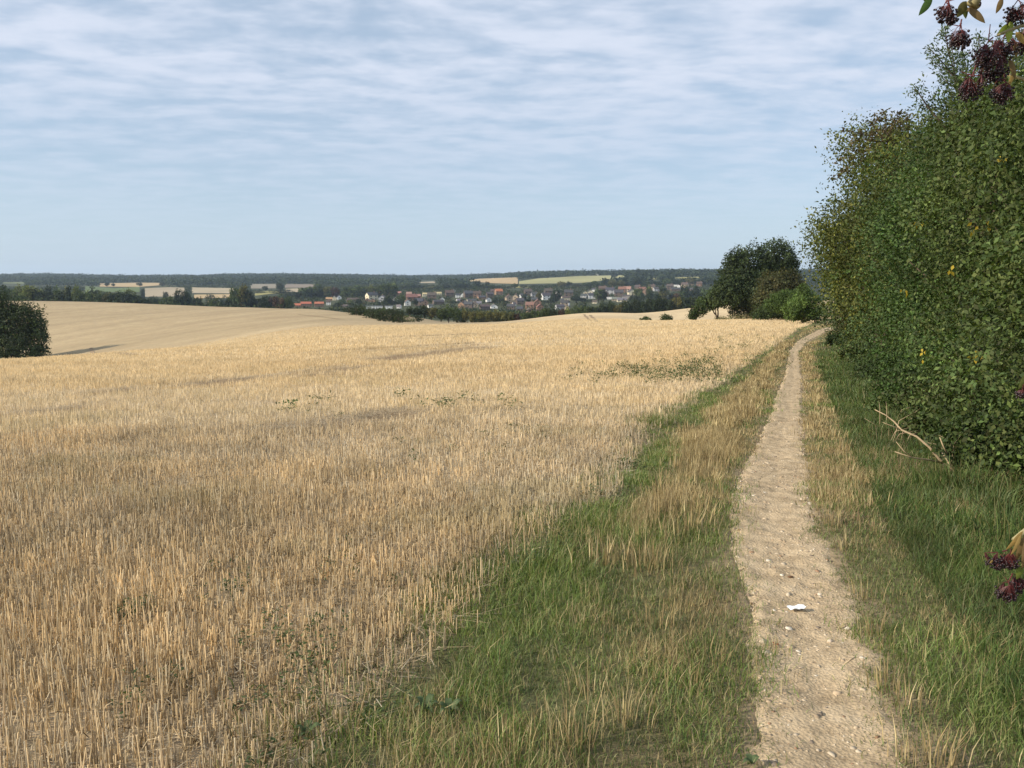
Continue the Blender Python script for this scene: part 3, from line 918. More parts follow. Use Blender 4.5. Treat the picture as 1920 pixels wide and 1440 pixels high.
# small far trees: unit-height prototypes, tinted through the object colour
def proto_tree(seed, wr, shape, n_cl=150, per=9):
    r_ = random.Random(seed)
    bl = []
    if shape == 'round':
        bl.append((0, 0, .56, wr * .8, wr * .8, .40))
        for i in range(6):
            a = r_.uniform(0, 6.28); q = r_.uniform(.3, .6) * wr
            bl.append((q * math.cos(a), q * math.sin(a), r_.uniform(.42, .76), wr * .45, wr * .45, .2))
    elif shape == 'spread':
        for i in range(8):
            a = i * .785 + r_.uniform(-.3, .3); q = r_.uniform(.35, .75) * wr
            bl.append((q * math.cos(a), q * math.sin(a), r_.uniform(.4, .74), wr * .45, wr * .45, .22))
    elif shape == 'tall':
        for i in range(5):
            bl.append((r_.uniform(-.1, .1) * wr, r_.uniform(-.1, .1) * wr, .2 + i * .16, wr * (.8 - .12 * i), wr * (.8 - .12 * i), .17))
    else:   # bush
        for i in range(7):
            a = r_.uniform(0, 6.28); q = r_.uniform(.1, .65) * wr
            bl.append((q * math.cos(a), q * math.sin(a), r_.uniform(.3, .62), wr * .5, wr * .5, .34))
    if shape == 'bush':
        for i in range(6):
            a = i * 1.05; bl.append((.6 * wr * math.cos(a), .6 * wr * math.sin(a), .16, wr * .42, wr * .42, .18))
    pal = np.array([[1, 1, 1.0], [.8, .82, .8], [1.2, 1.15, 1.0], [.92, 1.0, .9]])
    cr = fastmesh('crown', *crown(bl, n_cl, per, .06, .085, .06, pal, depth=.45, lump=.15, seed=seed, zmin=.02, clus_var=.22))
    tips = [(r_.uniform(-.4, .4) * wr, r_.uniform(-.4, .4) * wr, r_.uniform(.5, .8)) for _ in range(4)]
    tr = limbs((0, 0, -.03), tips, .028, seed, 5).mesh('trunk')
    cr.materials.append(M_LEAF); tr.materials.append(M_BARK)
    return cr, tr


PROTO = {
    'round': [proto_tree(1, .42, 'round'), proto_tree(2, .5, 'round'), proto_tree(3, .46, 'round')],
    'spread': [proto_tree(4, .62, 'spread'), proto_tree(5, .7, 'spread')],
    'tall': [proto_tree(6, .26, 'tall'), proto_tree(7, .3, 'tall')],
    'bush': [proto_tree(8, .75, 'bush'), proto_tree(9, .9, 'bush')],
}
TINTS = {'dark': (.034, .046, .024), 'mid': (.070, .092, .036), 'light': (.135, .155, .055), 'olive': (.125, .118, .045), 'copper': (.075, .042, .032), 'rust': (.135, .085, .048)}
TREES = []      # (root, zone)


def far_tree(px, top, Yd, wpx, zone, tint='mid', shape='round', base_py=None):
    """a tree whose crown is wpx wide and reaches up to 'top'; it stands at distance Yd, or where base_py meets the ground"""
    if base_py is not None:
        q = at(px, base_py, ymin=70)
        x, y, z = q
    else:
        y = Yd; x = y * (px - 960) / FPX * 1.005; z = float(gz(x, y))
    H = max(zz(top, y) - z, 1.0)
    cr, tr = random_choice(PROTO[shape])
    natw = {'round': .98, 'spread': 1.35, 'tall': .56, 'bush': 1.7}[shape]
    wm = wpx * y / FPX
    sxy = wm / natw
    root = empty('tree' if shape != 'bush' else 'bush', (x, y, z - .02 * H), RND.uniform(0, 6.28), (sxy, sxy, H))
    jit = RND.uniform(.85, 1.15)
    b = TINTS[tint]
    c_ = put('crown', cr, None, root); c_.color = (b[0] * jit, b[1] * jit * RND.uniform(.96, 1.04), b[2] * jit, 1)
    put('trunk', tr, None, root)
    TREES.append((root, zone, tint, shape, px))
    return root


RND = random.Random(5)
def random_choice(l): return l[RND.randrange(len(l))]

# ---------------------------------------------------------------- far fields laid over the hills
FIELDS = []
def field(topline, botline, col, row_scale=0.02, cells=(40, 8)):
    """fields are bounded above and below by hedge lines traced across the hillside"""
    x0 = max(topline[0][0], botline[0][0]); x1 = min(topline[-1][0], botline[-1][0])
    xs = np.linspace(x0, x1, cells[0])
    tp = np.interp(xs, [q[0] for q in topline], [q[1] for q in topline]); bt = np.interp(xs, [q[0] for q in botline], [q[1] for q in botline])
    pts = []
    for i, px in enumerate(xs):
        a = at(px, tp[i], 70); b_ = at(px, bt[i], 70)
        for j in range(cells[1]):
            f = j / (cells[1] - 1)
            x = a.x + (b_.x - a.x) * f; y = a.y + (b_.y - a.y) * f
            pts.append((x, y, float(gz(x, y)) + .00035 * y))
    idx = np.arange(len(pts)).reshape(cells)
    Q = np.stack([idx[:-1, :-1], idx[1:, :-1], idx[1:, 1:], idx[:-1, 1:]], -1).reshape(-1, 4)
    P_ = np.array(pts)
    t = np.array(col) * (0.74 + 0.3 * fbm(P_[:, 0] * row_scale, P_[:, 1] * row_scale * .3, len(FIELDS) + 200, 3))[:, None]
    put('field', fastmesh('field', P_, Q, t, True), M_FIELD, kind='structure')
    FIELDS.append((topline, botline))


M_FIELD = leaf_mat('field_surface', 0.0, 0.95, 0.1)
TAN, PALE, GREENF, GREY, YG = (.50, .37, .20), (.46, .38, .25), (.13, .17, .065), (.30, .26, .19), (.36, .33, .13)
field([(187, 532), (262, 530.5), (310, 531)], [(187, 538), (262, 538.5), (310, 534.5)], TAN)
field([(160, 537), (215, 541), (262, 538)], [(160, 548), (262, 548)], GREENF)
field([(272, 541), (320, 539), (346, 540)], [(272, 557), (346, 556)], (.40, .33, .22))
field([(360, 539.5), (438, 541)], [(360, 550), (438, 550.5)], PALE)
field([(364, 553), (432, 552)], [(364, 560), (432, 559)], TAN)
field([(470, 533), (522, 533)], [(470, 541.5), (522, 541)], GREY)
field([(534, 533), (590, 533.5)], [(534, 540), (590, 540)], (.27, .22, .165))
field([(478, 547), (537, 545.5)], [(478, 555), (537, 548)], YG)
field([(536, 542), (566, 541)], [(536, 548.5), (566, 548)], PALE)
field([(0, 530), (50, 529.5)], [(0, 532), (50, 532.5)], (.20, .22, .09))
field([(876, 525.5), (900, 523), (971, 520.5)], [(876, 527.5), (925, 531.5), (971, 533)], TAN)
field([(973, 528), (1010, 522.5), (1090, 518), (1174, 516.5)], [(973, 533), (1090, 531), (1125, 527), (1174, 519)], (.38, .36, .17))
field([(785, 529.5), (818, 528)], [(785, 531.5), (818, 531)], PALE)
field([(1222, 522), (1236, 522)], [(1222, 524.5), (1236, 524)], YG)
field([(1266, 520.5), (1318, 519.5)], [(1266, 523), (1318, 521.5)], YG)
field([(950, 537), (990, 536.5)], [(950, 540), (990, 539.5)], YG)

# woods on the far ridges: one canopy nobody could count
area_n = 52000
r = np.sqrt(rng.uniform(1750 ** 2, 4400 ** 2, area_n)); t = np.radians(rng.uniform(-36, 37, area_n))
x, y = r * np.sin(t), r * np.cos(t)
z = gz(x, y)
px_, py_ = proj((x, y, z))
keep = (py_ < 536) | (px_ > 1200)
for tl, bl in FIELDS:
    xs = [q[0] for q in tl]; xb = [q[0] for q in bl]
    tp = np.interp(px_, xs, [q[1] for q in tl]); bt = np.interp(px_, xb, [q[1] for q in bl])
    inn = (px_ > max(xs[0], xb[0]) - 1) & (px_ < min(xs[-1], xb[-1]) + 1)
    near_m = 11.0 / np.maximum(y, 1) * FPX * .8
    keep &= ~(inn & (py_ > tp - .3) & (py_ < bt + near_m))
gapn = fbm(x * .0022, y * .0022, 300, 3)
keep &= (gapn > .34) | (py_ < 522)
x, y, z = x[keep], y[keep], z[keep]; N = len(x)
hh = 10.5 * (0.15 + 1.6 * fbm(x * .011, y * .011, 301, 3)) * rng.uniform(.8, 1.2, N)
hh = np.where(rng.random(N) < .02, hh * 1.25, hh)
per = 9
ci = np.repeat(np.arange(N), per)
P_ = np.stack([x[ci], y[ci], z[ci]], -1) + rng.normal(0, 1, (N * per, 3)) * np.array([3.6, 3.6, 0])
P_[:, 2] += hh[ci] * rng.uniform(.25, 1.0, N * per)
D = rng.normal(0, 1, (N * per, 3)); D[:, 2] *= .5
Nn = rng.normal(0, .5, (N * per, 3)) + np.array([0, 0, .8])
ct = np.array([.042, .058, .026]) * rng.uniform(.65, 1.45, (N, 1)) * (0.7 + .6 * fbm(x * .003, y * .003, 302, 2))[:, None]
V, Q, C = kites(P_, D, Nn, rng.uniform(4.5, 7.5, N * per), rng.uniform(3.4, 5.5, N * per), ct[ci] * rng.uniform(.85, 1.15, (N * per, 1)))
put('woodland', fastmesh('woodland', V, Q, C), M_LEAF, kind='stuff', label='continuous dark woods along the far ridges on the skyline', category='woodland')

# ---------------------------------------------------------------- individually readable trees of the middle distance
def row(zone, spec, Yd=None, tint='dark', shape='round'):
    for s_ in spec:
        px, top, wpx = s_[:3]
        tn = s_[3] if len(s_) > 3 else tint
        sh = s_[4] if len(s_) > 4 else shape
        d = s_[5] if len(s_) > 5 else Yd
        far_tree(px, top, d, wpx, zone, tn, sh)


# belt behind the smooth hill on the left
row('left belt', [(-30, 524, 70, 'dark'), (12, 532, 50, 'dark'), (40, 540, 36, 'mid'), (58, 529, 40, 'light'), (80, 541, 34, 'dark'), (75, 534, 40, 'light', 'round', 800), (100, 545, 30, 'dark'), (118, 541, 30, 'dark', 'spread'), (137, 535, 16, 'dark', 'tall'), (153, 533, 22, 'light', 'round'), (152, 547, 20, 'mid'),
                 (172, 545, 24, 'mid'), (190, 547, 24, 'mid'), (206, 550, 20, 'olive'), (224, 545, 32, 'dark'), (244, 547, 36, 'dark'), (262, 551, 34, 'dark'), (278, 557, 26, 'dark'), (250, 556, 16, 'light', 'bush')], 560)
row('upper left belt', [(px_i, 534 + (px_i * 7 % 9) + max(0, px_i - 150) * .05, 30, ('mid', 'light', 'dark', 'mid', 'olive')[i % 5]) for i, px_i in enumerate(range(-20, 262, 17))], 760)
row('hillside hedges', [(209, 529, 13, 'dark'), (221, 531, 10, 'dark'), (270, 529, 14, 'dark'), (312, 528, 12, 'dark'), (275, 541, 8, 'dark', 'tall', 1200), (317, 545, 12, 'dark', 'round', 1100), (295, 551, 26, 'dark', 'bush', 1000), (400, 545, 26, 'dark', 'bush', 1050), (425, 549, 10, 'dark', 'bush', 1050), (442, 531, 10, 'mid', 'round', 1800),
                         (502, 535, 12, 'dark', 'round', 1500), (529, 529, 15, 'dark', 'round', 1500), (530, 540, 60, 'dark', 'bush', 1400), (485, 541, 50, 'dark', 'bush', 1400)], 1900)
row('far left hedgerow', [(296, 555, 20, 'dark'), (312, 556, 22, 'mid'), (327, 553, 18, 'mid'), (345, 540, 26, 'dark'), (356, 543, 20, 'dark'), (337, 546, 14, 'dark'), (362, 559, 18, 'mid', 'bush'), (376, 553, 20, 'dark'), (390, 559, 18, 'mid', 'bush'), (402, 557, 16, 'mid'), (416, 555, 20, 'mid'), (432, 558, 16, 'dark'),
                         (448, 533, 30, 'mid'), (462, 531, 30, 'olive'), (470, 541, 30, 'dark'), (450, 548, 24, 'mid'), (437, 552, 20, 'dark'), (468, 562, 18, 'light', 'bush'), (490, 555, 26, 'dark'), (505, 552, 24, 'dark'), (502, 559, 22, 'dark'), (517, 551, 20, 'copper'), (527, 553, 24, 'rust'), (545, 553, 22, 'mid'), (540, 560, 18, 'dark', 'bush')], 640)
row('trees behind the new red houses', [(560, 545, 26, 'dark'), (575, 537, 34, 'mid'), (590, 533, 24, 'mid'), (598, 530, 22, 'mid'), (572, 551, 20, 'light'), (558, 556, 20, 'mid'), (590, 549, 30, 'dark'), (605, 540, 20, 'dark'), (610, 552, 20, 'dark'), (618, 534, 18, 'olive'), (633, 537, 22, 'copper'), (623, 543, 16, 'mid'), (646, 543, 20, 'light'),
                         (666, 545, 24, 'light'), (655, 535, 22, 'mid'), (670, 533, 24, 'mid'), (684, 534, 22, 'mid'), (697, 534, 24, 'light'), (712, 534, 26, 'mid'), (726, 527, 26, 'mid'), (742, 526, 22, 'mid'), (738, 533, 22, 'light'), (546, 548, 22, 'dark'), (533, 550, 20, 'mid')], 1180)
row('trees among the left houses', [(643, 560, 18, 'mid'), (637, 567, 16, 'dark'), (660, 561, 14, 'light'), (676, 559, 12, 'dark'), (729, 553, 20, 'dark'), (737, 560, 18, 'dark'), (746, 556, 14, 'mid'), (755, 549, 14, 'mid'), (724, 562, 14, 'dark'), (712, 564, 12, 'dark'), (781, 559, 12, 'dark'), (754, 563, 12, 'mid'), (630, 571, 14, 'mid')], 960)
row('trees behind the village', [(758, 533, 26, 'mid'), (772, 529, 22, 'mid'), (785, 533, 22, 'dark'), (800, 538, 20, 'olive'), (812, 536, 24, 'olive'), (826, 534, 22, 'mid'), (838, 531, 20, 'dark'), (858, 527, 32, 'mid'), (873, 530, 26, 'dark'), (892, 535, 28, 'mid'), (907, 532, 24, 'mid'), (922, 533, 20, 'mid'), (937, 535, 18, 'dark'), (896, 524, 16, 'dark'), (914, 526, 9, 'dark'),
                         (952, 536, 22, 'dark'), (965, 531, 22, 'mid'), (982, 534, 18, 'dark'), (1000, 534, 22, 'dark'), (1018, 534, 20, 'dark'), (1036, 532, 22, 'mid'), (1053, 527, 22, 'olive'), (1065, 527, 14, 'dark'), (1080, 532, 20, 'dark'), (1098, 529, 22, 'mid'), (1113, 526, 20, 'mid'), (1126, 531, 22, 'mid'), (1133, 520, 8, 'dark', 'tall'), (1146, 523, 24, 'olive'), (1163, 525, 24, 'olive'), (1177, 529, 20, 'dark'), (1168, 519, 14, 'dark'), (1190, 521, 22, 'dark'), (1208, 527, 20, 'mid'), (1228, 526, 24, 'dark'), (1248, 522, 22, 'mid'), (1270, 524, 24, 'dark'), (1290, 521, 24, 'olive'), (1310, 525, 22, 'dark'), (1330, 520, 24, 'dark')], 1620, 'mid')
row('trees on the right skyline', [(1150, 510, 14, 'dark'), (1173, 507, 14, 'dark'), (1192, 503, 16, 'dark'), (1215, 506, 14, 'dark'), (1222, 505, 18, 'dark'), (1250, 506, 16, 'dark'), (1268, 508, 16, 'dark'), (1290, 509, 12, 'dark'), (1313, 504, 14, 'dark'), (1330, 508, 16, 'dark'), (1512, 499, 9, 'dark', 'tall'), (1527, 503, 18, 'dark'), (1500, 507, 22, 'dark')], 2300)
row('trees in the middle of the village', [(843, 563, 24, 'light'), (853, 571, 24, 'mid'), (856, 563, 18, 'mid'), (825, 561, 16, 'olive'), (935, 559, 26, 'dark'), (928, 564, 20, 'dark'), (945, 563, 20, 'dark'), (905, 567, 20, 'mid'), (918, 569, 20, 'copper'), (953, 570, 20, 'mid'), (943, 572, 16, 'rust'), (990, 559, 12, 'dark'), (1006, 564, 12, 'dark'), (1038, 557, 26, 'dark'), (1026, 563, 22, 'dark'), (1033, 570, 18, 'dark'),
                         (1079, 553, 24, 'dark'), (1090, 558, 22, 'dark'), (1103, 561, 18, 'dark'), (1121, 538, 20, 'mid'), (1130, 541, 18, 'dark'), (1195, 537, 20, 'mid'), (1186, 552, 20, 'dark'), (1243, 541, 24, 'olive'), (1225, 549, 24, 'dark'), (1260, 551, 22, 'dark'), (1280, 530, 17, 'dark'), (1301, 534, 18, 'dark'), (1280, 543, 26, 'mid'), (1300, 545, 26, 'dark'), (1320, 538, 30, 'mid'), (1265, 549, 20, 'rust'), (983, 549, 10, 'dark'), (868, 560, 12, 'dark'), (812, 559, 14, 'dark'), (1240, 532, 20, 'dark'), (1215, 533, 18, 'mid'), (1042, 541, 20, 'dark'), (1010, 546, 14, 'olive')], 1060)
# dark hedgerow trees along the foot of the field, in front of the village
row('lower hedgerow', [(770, 574, 20, 'dark'), (783, 576, 22, 'dark'), (797, 572, 22, 'dark'), (810, 575, 26, 'olive'), (828, 576, 26, 'mid'), (842, 571, 24, 'mid'), (858, 577, 22, 'mid'), (872, 578, 20, 'olive'), (886, 580, 20, 'olive'), (900, 579, 20, 'olive'), (914, 581, 20, 'olive'), (928, 581, 20, 'olive'), (942, 580, 20, 'olive'), (956, 583, 20, 'olive'), (968, 585, 16, 'copper'), (985, 583, 24, 'mid'), (1003, 579, 24, 'mid'), (1020, 576, 24, 'mid'), (1036, 577, 20, 'dark'), (1052, 578, 16, 'copper'), (1064, 575, 16, 'light'), (865, 588, 30, 'dark', 'bush'), (900, 590, 36, 'dark', 'bush'), (935, 591, 34, 'dark', 'bush'), (962, 592, 24, 'dark', 'bush')], 330)
row('dark belt on the right', [(1080, 573, 26, 'mid'), (1096, 570, 22, 'mid'), (1112, 572, 24, 'dark'), (1128, 567, 24, 'dark'), (1144, 564, 22, 'dark'), (1158, 567, 22, 'olive'), (1172, 560, 22, 'dark'), (1187, 558, 22, 'dark'), (1203, 560, 24, 'dark'), (1218, 555, 24, 'dark'), (1234, 553, 22, 'dark'), (1250, 557, 24, 'dark'), (1266, 552, 22, 'olive'), (1282, 554, 24, 'dark'), (1298, 552, 24, 'dark'), (1314, 551, 24, 'dark'), (1332, 549, 26, 'dark'), (1350, 548, 26, 'dark'),
                           (1104, 577, 26, 'dark', 'bush'), (1140, 575, 28, 'dark', 'bush'), (1180, 571, 30, 'dark', 'bush'), (1220, 567, 30, 'dark', 'bush'), (1262, 563, 30, 'dark', 'bush'), (1302, 560, 30, 'dark', 'bush'), (1340, 558, 30, 'dark', 'bush')], 430)
# thicket reaching down the slope
for px, top, base, wp, tn in ((632, 573, 579, 22, 'dark'), (646, 572, 582, 26, 'dark'), (660, 571, 585, 24, 'dark'), (674, 570, 589, 28, 'dark'), (690, 572, 593, 30, 'mid'), (706, 571, 597, 30, 'dark'), (722, 573, 600, 28, 'mid'), (738, 575, 602, 28, 'dark'), (752, 579, 603, 20, 'dark'), (716, 579, 600, 30, 'dark'), (742, 585, 603, 30, 'dark'), (676, 580, 590, 30, 'dark'), (655, 574, 586, 34, 'dark'), (668, 573, 591, 34, 'dark'), (697, 576, 597, 36, 'dark'), (730, 578, 603, 38, 'dark'), (748, 586, 605, 24, 'dark'), (765, 590, 604, 22, 'mid'), (782, 588, 603, 24, 'dark')):
    far_tree(px, top - 2, None, wp * 1.2, 'thicket', tn, 'bush', base_py=base)

# ---------------------------------------------------------------- village houses
M_WALL = plain_mat('house_wall', (1, 1, 1), .85, .2, .08, .8, use_obj=True)
M_ROOF = plain_mat('roof_tiles', (1, 1, 1), .85, .2, .22, 1.1, use_obj=True)
M_GLASS = plain_mat('window_glass', (.03, .035, .04), .15, .5, .1, 1.0)
M_DOOR = plain_mat('painted_door', (.12, .1, .09), .5, .4, .1, 1.0)


def house_proto(Lx, Ly, hw, hr, kind):
    wall = MB(); roof = MB()
    hx, hy = Lx / 2, Ly / 2
    if kind == 'flat':
        wall.box(-hx, hx, -hy, hy, -1.5, hw)
        roof.box(-hx - .25, hx + .25, -hy - .25, hy + .25, hw + .003, hw + .4)
    else:
        wall.add([(-hx, -hy, -1.5), (hx, -hy, -1.5), (hx, hy, -1.5), (-hx, hy, -1.5), (-hx, -hy, hw), (hx, -hy, hw), (hx, hy, hw), (-hx, hy, hw), (-hx, 0, hw + hr - .05), (hx, 0, hw + hr - .05)],
                 [(0, 1, 5, 4), (2, 3, 7, 6), (1, 2, 6, 9, 5), (3, 0, 4, 8, 7), (0, 3, 2, 1), (4, 5, 9, 8), (6, 7, 8, 9)])
        e = .35; sl = hr / hy
        for s in (-1, 1):
            y0 = s * (hy + e); z0 = hw - e * sl
            a = [(-hx - e, y0, z0 + .02), (hx + e, y0, z0 + .02), (hx + e, 0, hw + hr + .02), (-hx - e, 0, hw + hr + .02)]
            b_ = [(q[0], q[1], q[2] + .22) for q in a]
            roof.add(a + b_, [(0, 1, 2, 3), (4, 7, 6, 5), (0, 4, 5, 1), (1, 5, 6, 2), (2, 6, 7, 3), (3, 7, 4, 0)])
    wm, rm_ = wall.mesh('wall'), roof.mesh('roof')
    wm.materials.append(M_WALL); rm_.materials.append(M_ROOF)
    pcs = []
    zs = [1.3] + ([3.7] if hw > 4 else [])
    nx = max(2, int(Lx / 3.6))
    for z0 in zs:
        for s in (-1, 1):
            for i in range(nx):
                cx = -hx + (i + .5) * Lx / nx
                if z0 < 2 and i == nx // 2:
                    d_ = MB().box(cx - .5, cx + .5, s * hy - .04, s * hy + .04, .05, 2.15).mesh('door'); d_.materials.append(M_DOOR); pcs.append(('door', d_)); continue
                w_ = MB().box(cx - .65, cx + .65, s * hy - .05, s * hy + .05, z0 - .4, z0 + .8).mesh('window'); w_.materials.append(M_GLASS); pcs.append(('window', w_))
        for s in (-1, 1):
            w_ = MB().box(s * hx - .05, s * hx + .05, -.7, .7, z0 - .4, z0 + .8).mesh('window'); w_.materials.append(M_GLASS); pcs.append(('window', w_))
    ch = None
    if kind != 'flat':
        ch = MB().box(hx * .55 - .4, hx * .55 + .4, -.35, .35, hw + hr - .5, hw + hr + 1.3).mesh('chimney'); ch.materials.append(M_WALL)
    return wm, rm_, ch, pcs


HP = {'det': (9, 7.5, 5.0, 2.9, house_proto(9, 7.5, 5.0, 2.9, 'gable')), 'long': (22, 8, 4.9, 2.7, house_proto(22, 8, 4.9, 2.7, 'gable')), 'bung': (12, 8, 2.7, 2.6, house_proto(12, 8, 2.7, 2.6, 'gable')), 'flat': (20, 9, 5.5, 0, house_proto(20, 9, 5.5, 0, 'flat'))}
WC = {'white': (.86, .85, .80), 'cream': (.72, .64, .46), 'brick': (.27, .165, .115), 'orange brick': (.37, .235, .155), 'pale brick': (.44, .35, .25), 'brown brick': (.16, .12, .095), 'grey': (.42, .42, .42)}
RC = {'slate': (.075, .075, .08), 'brown': (.105, .08, .068), 'red': (.42, .155, .085), 'dull red': (.21, .115, .09), 'grey': (.18, .17, .165), 'pinkish': (.36, .20, .155), 'orange': (.42, .24, .14), 'yellow': (.50, .39, .22)}
HOUSES = []


def house(px, base, wpx, kind, wallc, roofc, face='side', zone='village', skew=None):
    """px, base: where its foot stands; wpx: how wide it looks; face: which side it shows"""
    q = at(px, base, 500)
    Lx, Ly, hw, hr, (wm, rm_, ch, pcs) = HP[kind]
    wid = wpx * q.y / FPX
    s = wid / (Lx if face == 'side' else Ly)
    vs = min(max(s, .75), 1.25) if kind != 'flat' else min(max(s, .6), 1.1)
    bearing = math.atan2(q.x, q.y)
    rz = -bearing + (0 if face == 'side' else math.pi / 2) + (skew if skew is not None else RND.uniform(-.3, .3))
    sx, sy = (s, min(max(s, .8), 1.3)) if face == 'side' else (min(max(s, .8), 1.3), s)
    r_ = empty('house' if kind != 'flat' else 'flat_roofed_building', (q.x, q.y, q.z - .2), rz, (sx, sy, vs))
    o = put('wall', wm, None, r_); jit = RND.uniform(.93, 1.05)
    o.color = (*[c_ * jit for c_ in WC[wallc]], 1)
    ro = put('roof', rm_, None, r_); ro.color = (*[c_ * RND.uniform(.9, 1.08) for c_ in RC[roofc]], 1)
    if ch is not None:
        c_ = put('chimney', ch, None, ro); c_.color = (*WC['brick'], 1)
    for nm, me in pcs:
        put(nm, me, None, r_)
    HOUSES.append((r_, kind, wallc, roofc, face, zone, px, base))
    return r_


